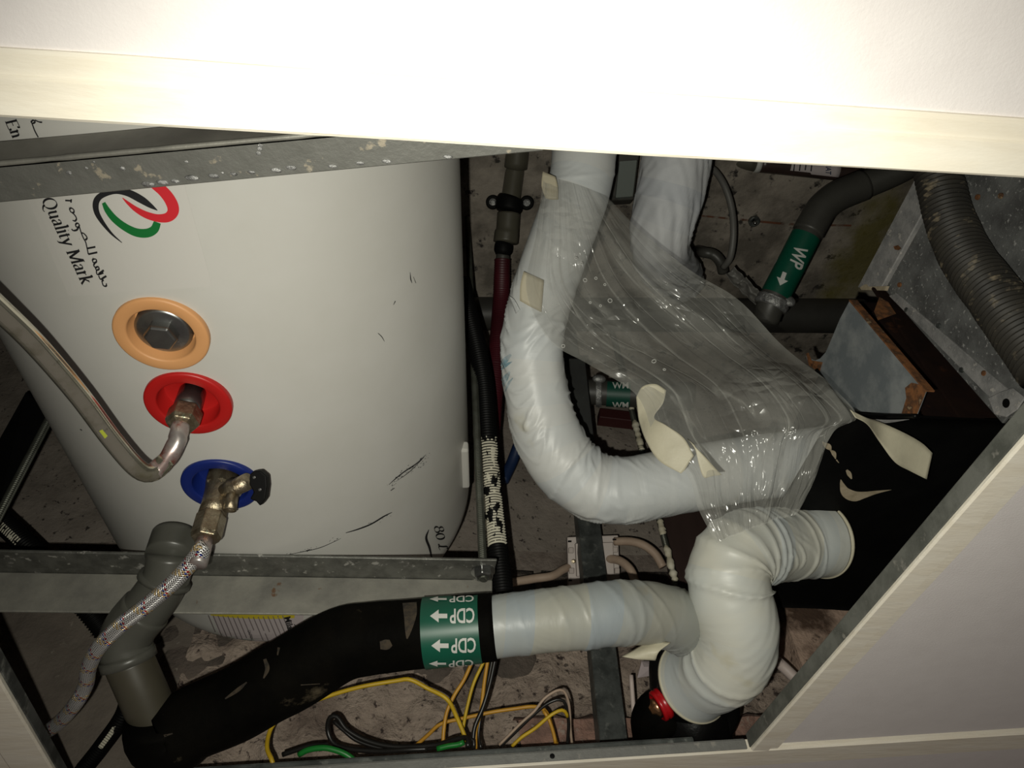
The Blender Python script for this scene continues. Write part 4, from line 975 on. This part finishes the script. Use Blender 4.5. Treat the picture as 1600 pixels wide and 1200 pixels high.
wpp = thing('water_supply_pipe', 'dark grey pipe with green WP arrow label, upper right', 'pipe', P(1235, 415, 1.12))
wpt = PX([(1450,240,1.10,.0200),(1400,268,1.11,.0200),(1340,294,1.12,.0200)])
MB().add(tube(wpt, seg=36, step=.006)).build('pipe', 'pvc_dark', wpp, True)
MB().add(tube(PX([(1350,289,1.12,.0225),(1310,306,1.12,.0225),(1286,324,1.12,.0225),(1272,346,1.12,.0225),(1262,364,1.12,.0225)]), seg=36, step=.004)).build('elbow', 'pvc_dark', wpp, True)
MB().add(tube(PX([(1264,360,1.12,.0198),(1236,414,1.12,.0198),(1208,468,1.12,.0198),(1196,500,1.13,.0198)]), seg=36, step=.006)).build('lower_pipe', 'pvc_dark', wpp, True)
wl = MB().add(tube(PX([(1259,369,1.12,.0212),(1236,414,1.12,.0212),(1211,462,1.12,.0212)]), seg=40, step=.005, caps=False)).build('flow_label', 'label_green', wpp, True); wl['label'] = 'green label lettered in white'
WB = bvh_of(wl)
g, wd = sans('WP', .02); dx, dy = -.30, .954
place(g, (1243, 382), (dx*34/wd, dy*34/wd), (19/.7, 9/.7)); a_v, a_f = arrow(0, 0, 22, 22); ar = Flat().add(a_v, a_f); ar.map(lambda x, y: (1240.5-.34*(42+x)*1.0+y*-.95*-1*.9, 388+.94*(40+x)+y*.35)); g.add(ar.v, ar.f)
decal('flow_lettering', g.v, g.f, WB, 'label_white', wl, .0008, fine=3.0)
g, wd = sans('WP', .02); place(g, (1223, 372), (-18/wd, 38/wd), (6/.7, 5/.7)); decal('flow_lettering', g.v, g.f, WB, 'label_white', wl, .0008, fine=3.0)
MB().add(tube(PX([(1210,466,1.12,.0235),(1206,474,1.12,.0245),(1203,480,1.12,.0235)]), seg=36, step=.002, disp=lambda u, a, i, fr: .0014*noise.noise(V((u*200, cos(a)*6, sin(a)*6))))).build('foil_clamp', 'foil', wpp, True)
obj('clamp_lug', *ball(P(1232, 470, 1.11), .009, 14, (1.1, .7, 1.3)), 'foil', wpp, True)

sp = thing('labelled_pipe', 'olive pipe with printed paper label just below the hatch board edge', 'pipe', P(1220, 262, 1.28))
MB().add(tube(PX([(1060,240,1.28,.0150),(1180,254,1.28,.0150)]), seg=28, step=.01)).build('pipe', 'pvc_olive', sp, True)
MB().add(tube(PX([(1180,254,1.28,.0160),(1188,255,1.28,.0160)]), seg=28, step=.01)).build('ring', 'label_white', sp, True)
MB().add(tube(PX([(1186,255,1.28,.0150),(1340,271,1.28,.0150)]), seg=28, step=.01)).build('wrapped_length', 'maroon', sp, True)
sl = MB().add(tube(PX([(1232,259,1.28,.0156),(1308,267,1.28,.0156)]), seg=28, step=.008)).build('paper_label', 'label_paper', sp, True)
SB = bvh_of(sl); G = Flat()
for k in range(4):
    v, f = ribbon2([(1242+k*9, 250), (1240+k*9, 262+random.uniform(0, 6))], [2, 2], 3); G.add(v, f)
decal('label_text', G.v, G.f, SB, 'print_black', sl, .0006, fine=3.0)
g, wd = sans('TAN', .02); place(g, (1290, 272), (.6/wd*1, -17/wd), (12, 1)); decal('label_text', g.v, g.f, SB, 'cable_blue', sl, .0006, fine=3.0)

tag(MB().add(tube(PX([(1104,262,1.22,.0052),(1116,266,1.21,.0052),(1132,290,1.20,.0052),(1143,325,1.20,.0052),(1146,365,1.20,.0052),(1141,402,1.21,.0052),(1130,418,1.23,.0052)]), seg=16, step=.005)).build('grey_cable', 'cable_grey', None, True), 'thin grey cable looping down beside the bagged pipe', 'cable')
tag(MB().add(tube([tuple(onz(1090,390,1.152))+(.009,)]+PX([(1098,394,1.3,.009),(1115,398,1.29,.009),(1126,410,1.29,.009),(1130,425,1.30,.009)]), seg=18, step=.004)).build('pipe_stub', 'pvc_dark', None, True), 'small dark bent pipe stub on the slab right of the bagged pipe', 'pipe')
ju = thing('junction_box', 'small grey box on the slab between the two white pipes', 'box', P(975, 280, 1.12))
bevel(obj('cover', *prism([P(968,252,1.10), P(996,250,1.10), P(989,307,1.14), P(962,309,1.14)], FW*.01), 'box_grey', ju), .001, 2)
bevel(obj('box', *prism([P(957,236,1.115), P(1000,234,1.115), P(990,312,1.155), P(950,314,1.155)], FW*.03), 'pvc_dark', ju), .002, 2)
an = thing('anchor_bolt', 'small steel anchor bolt sticking out of the concrete slab', 'bolt', onz(1178, 345, 1.148))
obj('anchor_sleeve', *lathe(onz(1178, 345, 1.149), (0, 0, -1), [(.010, -.002), (.010, .004), (.0065, .0045), (.006, .001)], 22), 'galv_dark', an, True)
obj('anchor_screw', *lathe(onz(1178, 345, 1.149), (-.2, -.2, -1), [(.0035, 0), (.0035, .014), (.002, .016)], 14), 'steel_dark', an, True)
fo = thing('foil_scrap', 'crumpled scraps of grey tape around dark pipe left of the green label', 'tape', P(1165, 455, 1.2))
for k, pts in enumerate(([(1140,424),(1152,436),(1163,447),(1172,456)], [(1158,440),(1170,452),(1182,464),(1194,478)])):
    rows_ = [[P(x+d*.8, y-d*.7, 1.2-.01*abs(d)/9-.004*k) for d in (-9, -3, 3, 9)] for x, y in pts]
    sheet('scrap', rows_, 'cable_grey', fo, 16, 24, amp=lambda p, q: FW*.006*noise.noise(p*120)+UP*.003*noise.noise(p*90), thick=.0008)
wm = thing('cold_water_pipe', 'dark pipe with green label and foil clamp behind the clear film', 'pipe', P(960, 615, 1.2))
MB().add(tube(PX([(912,612,1.22,.0200),(1080,622,1.2,.0200)]), seg=30, step=.01)).build('pipe', 'drain_grey', wm, True)
wm_l = MB().add(tube(PX([(948,615,1.215,.0206),(984,617,1.211,.0206)]), seg=36, step=.004, caps=False)).build('flow_label', 'label_green_dim', wm, True)
WMB = bvh_of(wm_l); g, wd = sans('WM', .02); place(g, (957, 637), (25/wd, 0), (0, -13)); 
a_v, a_f = arrow(0, 0, -6, 8); decal('flow_lettering', g.v, g.f, WMB, 'label_white', wm_l, .0008, fine=3.0)
g, wd = sans('WM', .02); place(g, (957, 607), (25/wd, 0), (0, -13)); decal('flow_lettering', g.v, g.f, WMB, 'label_white', wm_l, .0008, fine=3.0)
MB().add(tube(PX([(931,614,1.218,.0225),(940,614,1.217,.0225)]), seg=36, step=.002, disp=lambda u, a, i, fr: .0012*noise.noise(V((u*200, cos(a)*6, sin(a)*6))))).build('foil_clamp', 'foil', wm, True)
obj('clamp_lug', *ball(P(936, 592, 1.19), .009, 14, (1.2, .7, .8)), 'foil', wm, True)
tag(bevel(obj('maroon_strip', *boxv(ony(968, 655, .985), (.040, 0, -.004), (0, .012, 0), (.002, 0, .012)), mat('maroon_dark', (.05,.010,.010), rough=.6)), .001, 1), 'dark maroon strip on the wall below the pipe with foil clamp', 'strip')

# ================================================================= WALL THINGS
su = thing('strut_channel', 'dark galvanised strut channel hanging upright in front of the wall', 'channel', (.27, .90, .35))
pA, pB = ony(938, 1157, .90), ony(985, 1157, .90); pC = ony(911, 890, .90)
sl_ = (pC-pA)/(pC.z-pA.z); ex = V((pB.x-pA.x-.003, 0, 0)); top = pA+sl_*(1.148-pA.z)
bevel(obj('web', *prism([pA, pA+ex, top+ex, top], (0, .0022, 0)), 'galv_dark', su), .0008, 1)
for o_ in (V((0,0,0)), ex-V((.0022,0,0))): bevel(obj('flange', *prism([pA+o_+V((0,.0022,0)), pA+o_+V((.0022,.0022,0)), top+o_+V((.0022,.0022,0)), top+o_+V((0,.0022,0))], (0, .022, 0)), 'galv_dark', su), .0005, 1)
tag(bevel(obj('rubber_strip', *prism([P(889,560,1.16), P(914,560,1.16), P(930,700,1.10), P(900,700,1.10)], FW*.008), mat('speckled_black', (.03,.032,.03), (.02,.02,.02), rough=.5, c3=(.3,.3,.3), s3=260, lo3=.68, hi3=.72)), .001, 1), 'dark speckled flat strip between the white pipe and the cold pipe with foil clamp', 'strip')
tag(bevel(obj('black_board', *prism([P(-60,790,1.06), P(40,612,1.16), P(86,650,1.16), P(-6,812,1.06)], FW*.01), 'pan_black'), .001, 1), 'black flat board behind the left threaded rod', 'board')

bxp = thing('cable_box', 'cream plastic cable box on the wall behind the strut channel', 'box', P(925, 880, 1.14))
zb2 = 1.135
bp_ = [P(886,839,zb2+.012), P(966,836,zb2+.012), P(969,911,zb2-.005), P(888,919,zb2-.005)]
n_ = (bp_[1]-bp_[0]).cross(bp_[3]-bp_[0]).normalized(); n_ = n_ if n_.dot(bp_[0]) > 0 else -n_
bevel(obj('base', *prism(bp_, n_*.028), 'box_white', bxp), .0015, 2)
q = [P(899,849,zb2-.006), P(958,847,zb2-.006), P(960,898,zb2-.014), P(901,901,zb2-.014)]
bevel(obj('cover', *prism(q, n_*.018), 'box_white', bxp), .0012, 2)
for x, y, s in ((890,846,2.2),(891,907,2.2),(960,843,2.2),(964,908,2.2),(901,850,1.6),(906,850,1.6)):
    c = P(x, y, zb2-.002 if y < 870 else zb2-.014)
    obj('slot', *boxv(c, n_.cross(UP).normalized()*.0022*s/2, UP*.0012, n_*.003), 'black_plastic', bxp)
obj('screw', *lathe(P(896, 877, zb2-.001), -n_, [(.0032, -.003), (.0032, .001), (.0018, .0014)], 16), 'brass_dirty', bxp)
for x, y in ((892,860),(893,892),(961,859),(964,892)): bevel(obj('clip', *boxv(P(x, y, zb2-.001 if y < 870 else zb2-.009), n_.cross(UP).normalized()*.0036, UP*.0042, n_*.004), 'box_white', bxp), .0008, 1)
tag(MB().add(tube(PX([(780,914,1.10,.0062),(800,910,1.10,.0062),(835,904,1.11,.0062),(862,900,1.115,.0060),(880,890,1.13,.0060),(893,884,1.15,.006)]), seg=18, step=.004)).build('tan_conduit', 'conduit_tan', None, True), 'tan cable running left from the cream cable box', 'cable', None)
tag(MB().add(tube(PX([(960,846,1.14,.0062),(985,846,1.13,.0062),(1006,852,1.12,.0062),(1024,866,1.11,.0062),(1036,886,1.10,.0062)]), seg=18, step=.004)).build('tan_conduit', 'conduit_tan', None, True), 'upper tan cable arching right from the cream cable box', 'cable')
tag(MB().add(tube(PX([(950,873,1.13,.0062),(968,876,1.115,.0062),(984,889,1.10,.0062),(992,908,1.09,.0062),(994,930,1.08,.0062)]), seg=18, step=.004)).build('tan_conduit', 'conduit_tan', None, True), 'lower tan cable bending down right of the cream cable box', 'cable')

# paint-dripped rod and dark board behind the loop
rx, ry = .3045, .74
pr_ = [ony(1046, 912, .74), ony(1031, 815, .74), ony(1003, 700, .74), ony(993, 640, .74)]
rx = sum(p.x for p in pr_)/4
ry2 = .86; rx2 = sum(ony(x, y, ry2).x for x, y in ((1046,912),(1031,815),(1003,700),(993,640)))/4
zs_ = [ony(1046, 912, ry2).z, ony(993, 635, ry2).z]
rd = thing('painted_rod', 'threaded rod spattered with cream paint beside the dark board', 'rod', (rx2, ry2, zs_[0]), 'threaded hanger rods')
MB().add(threaded(rx2, ry2, zs_[0]-.03, 1.149, .0048)).build('rod', 'thread_steel', rd)
def drip(z0_, z1_, r, nm):
    n = 20; pts = [(rx2-.0005+.0015*noise.noise(V((z0_*50, k*.7, 0))), ry2-.002, z0_+(z1_-z0_)*k/n, max(.001, r*(.75+.5*noise.noise(V((k*.5, z0_*77, 3))))*min(1, .3+k*.35, .3+(n-k)*.35))) for k in range(n+1)]
    MB().add(tube(pts, seg=14, step=.003)).build(nm, 'cream_paint', rd, True)
zz = lambda y: ony(1020, y, ry2).z
for ya, yb, r in ((638,645,.0056),(659,700,.0066),(700,706,.0052),(812,838,.0062),(852,912,.0062)): drip(zz(yb), zz(ya), r, 'paint_drip')
bd = [ony(1033, 800, .885), ony(1062, 790, .885), ony(1150, 800, .885), ony(1150, 950, .885), ony(1060, 930, .885), ony(1050, 910, .885)]
tag(bevel(obj('dark_board', *prism(bd, (0, .012, 0)), 'maroon'), .001, 1), 'dark brown plastic covered board behind the cream looping pipe', 'board')

# strainer in black insulation with a red cap
sr = thing('strainer_valve', 'black rubber covered strainer valve with red cap below the looping pipe', 'valve', P(1070, 1150, .85))
lump = lambda s: (lambda u, a, i, fr: .004*noise.noise(V((u*30+s, cos(a)*1.3, sin(a)*1.3))))
MB().add(tube(PX([(1100,1060,.825,.036),(1078,1076,.838,.037),(1058,1090,.85,.030),(1036,1102,.862,.018)]), seg=36, step=.004, disp=lump(1))).build('neck', 'rubber_black', sr, True)
MB().add(tube(PX([(1046,1002,.865,.014),(1046,1022,.865,.018),(1042,1050,.865,.020),(1058,1090,.862,.034),(1082,1120,.86,.042),(1098,1146,.862,.034),(1104,1165,.866,.026)]), seg=40, step=.004, disp=lump(5))).build('insulation', 'rubber_black', sr, True)
MB().add(tube(PX([(1110,1085,.85,.030),(1125,1110,.855,.022),(1112,1135,.86,.020),(1095,1155,.866,.016)]), seg=30, step=.004, disp=lump(9))).build('insulation_fold', 'rubber_black', sr, True)
MB().add(tube(PX([(1060,1110,.862,.022),(1036,1114,.855,.028),(1022,1124,.852,.026),(1016,1150,.862,.020),(1018,1165,.87,.014)]), seg=36, step=.004, disp=lump(13))).build('actuator_cover', 'foam_black', sr, True)
ax_ = (-.90*RX-.42*UP-.22*FW).normalized()
rc = obj('red_cap', *lathe(P(1031, 1102, .828), ax_, [(.011, -.008), (.0165, -.007), (.017, -.003), (.0157, -.0015), (.017, .000), (.0165, .003), (.0137, .0045), (.013, .001)], 40), 'red_cap', sr, True)
obj('copper_stub', *lathe(P(1031, 1102, .828), ax_, [(.009, .001), (.010, .006), (.006, .0085), (.004, .012)], 18), mat('copper', (.75,.42,.22), rough=.25, metal=.95), sr, True)
pb = thing('paper_box', 'small pale cardboard flap under the tape curl beside the strainer', 'box', P(1018, 1048, .93))
bevel(obj('panel', *prism([P(1003,1034,.92), P(1029,1035,.92), P(1031,1054,.935), P(996,1060,.935)], FW*.004), 'paper', pb), .0008, 1)
bevel(obj('flap', *prism([P(1003,1034,.92), P(1029,1035,.92), P(1028,1041,.905), P(1006,1042,.905)], FW*.002), 'paper', pb), .0005, 1)
tag(MB().add(tube(PX([(986,1055,.94,.0028),(990,1110,.92,.0028),(994,1160,.90,.0028)]), seg=12, step=.01)).build('white_wire', 'conduit_white', None, True), 'thin straight white wire along right edge of the strut channel', 'wire')
tag(MB().add(tube(PX([(990,1143,.885,.0024),(1002,1142,.885,.0024),(1003,1152,.885,.0024)]), seg=12, step=.002)).build('white_hook', 'conduit_white', None, True), 'tiny white hook left of the strainer valve bottom', 'hook')
cwb = thing('white_conduit', 'short white conduit poking out right of the looping pipe', 'conduit', P(1245, 1062, .98))
MB().add(tube(PX([(1160,985,1.10,.0072),(1196,1018,1.02,.0072),(1222,1040,.99,.0072),(1243,1060,.98,.0072)]), seg=24, step=.005, hollow=.75)).build('conduit', 'conduit_white', cwb, True)

# black conduits with paint spots
def corr_mat(name, windows):
    m = bpy.data.materials.new(name); m.use_nodes = True; MATS[name] = m
    N = m.node_tree.nodes; L = m.node_tree.links; b = N['Principled BSDF']; b.inputs['Roughness'].default_value = .5; b.inputs['Specular IOR Level'].default_value = .12
    uv = N.new('ShaderNodeUVMap'); sp_ = N.new('ShaderNodeSeparateXYZ'); L.new(uv.outputs[0], sp_.inputs[0])
    def mm(op, a, c):
        n = N.new('ShaderNodeMath'); n.operation = op
        for i, q in enumerate((a, c)):
            if isinstance(q, (int, float)): n.inputs[i].default_value = q
            else: L.new(q, n.inputs[i])
        return n.outputs[0]
    u, v_ = sp_.outputs[0], sp_.outputs[1]; tot = None
    for a, z, va, vz in windows:
        e = mm('MULTIPLY', mm('MULTIPLY', mm('GREATER_THAN', u, a), mm('LESS_THAN', u, z)), mm('MULTIPLY', mm('GREATER_THAN', v_, va), mm('LESS_THAN', v_, vz)))
        tot = e if tot is None else mm('MAXIMUM', tot, e)
    mp = N.new('ShaderNodeMapping'); mp.inputs['Scale'].default_value = (60, 7, 1); L.new(uv.outputs[0], mp.inputs[0])
    nz = N.new('ShaderNodeTexNoise'); nz.inputs['Scale'].default_value = 1; nz.inputs['Detail'].default_value = 5; L.new(mp.outputs[0], nz.inputs['Vector'])
    rdg = mm('LESS_THAN', mm('FRACT', mm('DIVIDE', u, .0036), 0), .62)
    thr = mm('SUBTRACT', .60, mm('MULTIPLY', rdg, .16))
    fac = mm('MULTIPLY', tot, mm('GREATER_THAN', nz.outputs['Fac'], thr))
    x = N.new('ShaderNodeMix'); x.data_type = 'RGBA'; L.new(fac, x.inputs[0]); x.inputs[6].default_value = (.004,.004,.004,1); x.inputs[7].default_value = (.60,.57,.46,1)
    L.new(x.outputs[2], b.inputs['Base Color']); return m
corr_mat('corr_painted', [(.255, .40, -.1, .22), (.255, .40, .80, 1.2), (.49, .53, -.1, .2), (.545, .58, -.1, .2), (.545,.58,.85,1.2)])
cdp_ = PX([(720,440,1.10,.0115),(733,492,1.07,.0115),(745,540,1.045,.0115),(756,600,1.015,.0115),(762,680,.975,.0115),(768,760,.945,.0112),(776,840,.905,.0110),(783,900,.875,.0110),(786,930,.86,.0110)])
tag(MB().add(tube(cdp_, seg=32, step=.0009, disp=lambda u, a, i, fr: (.0014 if (u/.0036) % 1 < .6 else -.0004))).build('corrugated_conduit', 'corr_painted', None, True, True), 'black corrugated conduit splashed with cream paint right of the heater', 'conduit')
corr_mat('corr_painted_left', [(.05, .10, -.2, .12), (.36, .40, .05, .14)])
lc = PX([(-40,770,.93,.0115),(0,812,.92,.0115),(36,846,.905,.0115),(80,890,.89,.0112),(130,945,.88,.011),(170,1000,.88,.010),(198,1060,.885,.0095),(196,1110,.89,.009),(160,1165,.90,.009),(120,1215,.91,.009)])
tag(MB().add(tube(lc, seg=26, step=.0009, disp=lambda u, a, i, fr: (.0010 if (u/.0036) % 1 < .6 else -.0004))).build('corrugated_conduit', 'corr_painted_left', None, True, True), 'black conduit with pale scuffs passing behind the grey waste pipe', 'conduit')
tag(MB().add(tube(PX([(812,690,1.25,.009),(800,722,1.24,.009),(786,752,1.22,.009)]), seg=16, step=.005)).build('blue_cable', 'cable_blue', None, True), 'dark blue cable piece between painted conduit and white pipe', 'cable')

# ================================================================= LOOSE WIRES ABOVE THE FAR EDGE
def Q(x, y): return 380+x/3.333, 900+y/3.333
def wire(pts, zs, r, m, label, k=None, nm='wire'):
    n = len(pts); S = []
    for i, p in enumerate(pts):
        x, y = Q(*p) if k is None else (k[0]+p[0]/k[2], k[1]+p[1]/k[2])
        t = i/(n-1); z = zs[0]+(zs[1]-zs[0])*t if len(zs) == 2 else zs[i]
        S.append(tuple(P(x, y, z))+(r,))
    return tag(MB().add(tube(S, seg=12, step=.004)).build(nm, m, None, True), label, 'wire', None)
wire([(160,1010),(150,960),(125,900),(132,830),(160,770),(230,710),(400,640),(600,580),(800,545),(870,540),(960,585),(1060,640),(1110,730),(1160,850),(1175,890)], (.775,.775,.785,.80,.81,.815,.825,.83,.835,.835,.835,.83,.83,.825,.82), .0023, 'cable_yellow', 'long yellow wire arching over the concrete from the metal edge')
wire([(1195,440),(1150,540),(1100,620),(1060,710),(1045,800),(1040,880)], (.86,.83), .0021, 'cable_orange', 'leftmost of three amber wires dropping from the wrapped pipe')
wire([(1258,435),(1200,560),(1165,690),(1145,790)], (.88,.85), .0019, 'cable_yellow', 'middle of three amber wires dropping from the wrapped pipe')
wire([(1275,430),(1255,560),(1238,700),(1212,800),(1210,900)], (.86,.83), .0021, 'cable_orange', 'rightmost of three amber wires, beside the black wire pair')
wire([(1315,420),(1285,560),(1250,680),(1205,790),(1195,900)], (.855,.825), .0024, 'cable_black', 'black wire dropping straight down right of the amber wires')
wire([(1300,420),(1270,580),(1240,720),(1225,830),(1240,900)], (.87,.835), .0020, 'cable_black', 'second black wire behind the one right of the amber wires')
wire([(885,895),(960,830),(1030,770),(1150,740),(1300,708),(1420,690),(1500,680),(1550,688),(1590,730),(1640,900)], (.86,.87), .0021, 'cable_orange', 'amber wire running level across other wires then turning down')
wire([(1170,890),(1165,845),(1100,850),(1000,880),(800,890),(650,860),(540,800),(490,735),(452,738),(440,800),(470,870),(550,900),(700,912),(850,905),(960,900)], (.80,.81,.815,.82,.825,.83,.835,.84,.84,.84,.835,.83,.825,.82,.82), .0027, 'cable_black', 'black wire folded in a loop low on the concrete')
wire([(470,755),(520,800),(600,860),(740,900),(900,905),(1060,880),(1190,850),(1200,900)], (.85,.82), .0022, 'cable_black', 'second black wire nested inside the folded black loop')
wire([(290,930),(340,905),(420,895),(490,910),(545,935),(600,980)], (.79,.785), .0030, 'cable_green', 'green wire near left end of the metal edge')
wire([(1010,900),(1070,885),(1120,878),(1150,865)], (.80,.80), .0028, 'cable_green', 'green wire stub under the amber wires')
wire([(205,930),(280,905),(350,885),(440,880)], (.81,.81), .0026, 'cable_black', 'short black wire above left green wire')
KK = (780, 1060, 10.0)
wire([(0,1040),(150,890),(350,690),(550,510),(690,330),(820,230),(940,180),(1020,210),(1080,360),(1105,560),(1110,760),(1135,1000),(1150,1060)], (.84,.86), .0015, 'conduit_tan', 'brown thin wire in tall loop above right end of wires', KK)
wire([(20,1060),(260,830),(500,600),(700,430),(820,360),(930,330),(1020,370),(1060,520),(1085,700),(1075,900),(1060,1060)], (.845,.85), .0018, 'cable_black', 'black thin wire inside the tall brown loop', KK)
wire([(200,1060),(350,920),(560,780),(760,610),(880,530),(980,495),(1040,530),(1065,600)], (.83,.84), .0019, 'cable_yellow', 'yellow wire with green tip beneath the tall brown loop', KK)
wire([(690,510),(750,590),(800,700),(850,860),(880,1010)], (.86,.85), .0020, 'cable_orange', 'short amber wire crossing behind yellow wire with green tip', KK)

# ================================================================= CLEAR PLASTIC FILM AND MASKING TAPE
bag_rows = [((850,276),(947,306),.870,.880),((836,370),(1003,364),.845,.865),((822,452),(1078,424),.835,.855),((856,530),(1152,470),.830,.84),((918,569),(1218,537),.815,.81),((992,616),(1294,600),.785,.735),
            ((1022,684),(1338,650),.765,.705),((1072,742),(1298,674),.745,.712),((1090,796),(1272,746),.722,.73),((1118,847),(1240,803),.712,.72)]
NB = 6
rows = []
for (l, r, zl_, zr_) in bag_rows:
    rows.append([P(l[0]+(r[0]-l[0])*i/NB, l[1]+(r[1]-l[1])*i/NB-4*sin(pi*i/NB), zl_+(zr_-zl_)*i/NB) for i in range(NB+1)])
def crumple(p, q):
    u, v_ = q[0]/.9, q[1]/.45
    fold = 1-2*abs(noise.noise(V((u*3.4+1.2*noise.noise(V((u*3, v_*4, 0)))+v_*.8, v_*1.5, 3))))
    fine = noise.fractal(V((u*11, v_*9, 7)), 1, 2.2, 4)
    e = min(1, v_*8)
    k = .5+1.4*max(0, min(1, (v_-.45)*3))
    big = noise.noise(V((u*2.6+v_*2.2, v_*4.2-u*1.2, 11)))
    return -FW*(e*(.007*fold+.0016*k*fine+.006*big*max(0, v_-.35)))
film = sheet('plastic_film', rows, 'clear_film', None, 150, 190, amp=crumple)
FMB = BVHTree.FromPolygons([v_.co+ORG[film.name] for v_ in film.data.vertices], [list(p.vertices) for p in film.data.polygons])
mb = MB()
for x, y, r in ((900,404,.0012),(908,412,.0012),(914,438,.0020),(931,435,.0014),(945,445,.0012),(953,470,.0022),(922,473,.0012),(938,478,.0012),(880,541,.0018),(1022,565,.0022),(1038,578,.0014)):
    h = FMB.ray_cast(V((0,0,0)), ray(x, y).normalized())
    if h[0] is None: continue
    n_f = h[1] if h[1].dot(h[0]) < 0 else -h[1]; x_f = n_f.orthogonal().normalized(); y_f = n_f.cross(x_f)
    ring_ = [tuple(h[0]+n_f*.0006+(x_f*cos(2*pi*k/12)+y_f*sin(2*pi*k/12))*r) for k in range(13)]
    mb.add(tube(ring_, .00045, seg=6, step=.0006))
po = mb.build('pinhole_rims', 'label_white', film, True); po['kind'] = 'stuff'
tag(film, 'crumpled clear plastic film draped over the white pipe', 'plastic film')
tt = sheet('masking_tape', [[P(1328,640,.703), P(1336,652,.700)], [P(1352,652,.708), P(1356,664,.708)], [P(1376,660,.728), P(1374,690,.728)], [P(1412,676,.733), P(1398,722,.735)], [P(1440,692,.738), P(1422,736,.742)], [P(1457,708,.740), P(1448,749,.744)]], 'masking_tape', None, 6, 30, thick=.0004)
tag(tt, 'pale masking tape strip twisting from the film onto the black unit', 'tape', 'masking tape strips')
tt = sheet('masking_tape', [[P(1041,610,.772), P(1024,600,.776), P(1004,604,.780), P(994,620,.784)], [P(1036,630,.768), P(1022,628,.774), P(1006,632,.779), P(996,640,.783)], [P(1022,652,.766), P(1014,652,.771), P(1006,652,.776), P(999,660,.780)], [P(1040,664,.752), P(1030,668,.755), P(1018,680,.757), P(1010,690,.760)], [P(1068,684,.744), P(1056,694,.745), P(1044,706,.746), P(1030,720,.748)], [P(1084,712,.738), P(1076,724,.738), P(1070,734,.738), P(1064,740,.738)]], 'masking_tape', None, 14, 40, thick=.0004)
tag(tt, 'cream masking tape curl folded over left edge of the film', 'tape', 'masking tape strips')
tt = sheet('masking_tape', [[P(1074,686,.738), P(1086,696,.736)], [P(1100,712,.733), P(1092,726,.733)], [P(1118,732,.732), P(1100,746,.732)], [P(1128,742,.732), P(1112,744,.732)]], 'masking_tape', None, 6, 16, thick=.0004)
tag(tt, 'short cream tape scrap seen on the film beside the tape curl', 'tape', 'masking tape strips')
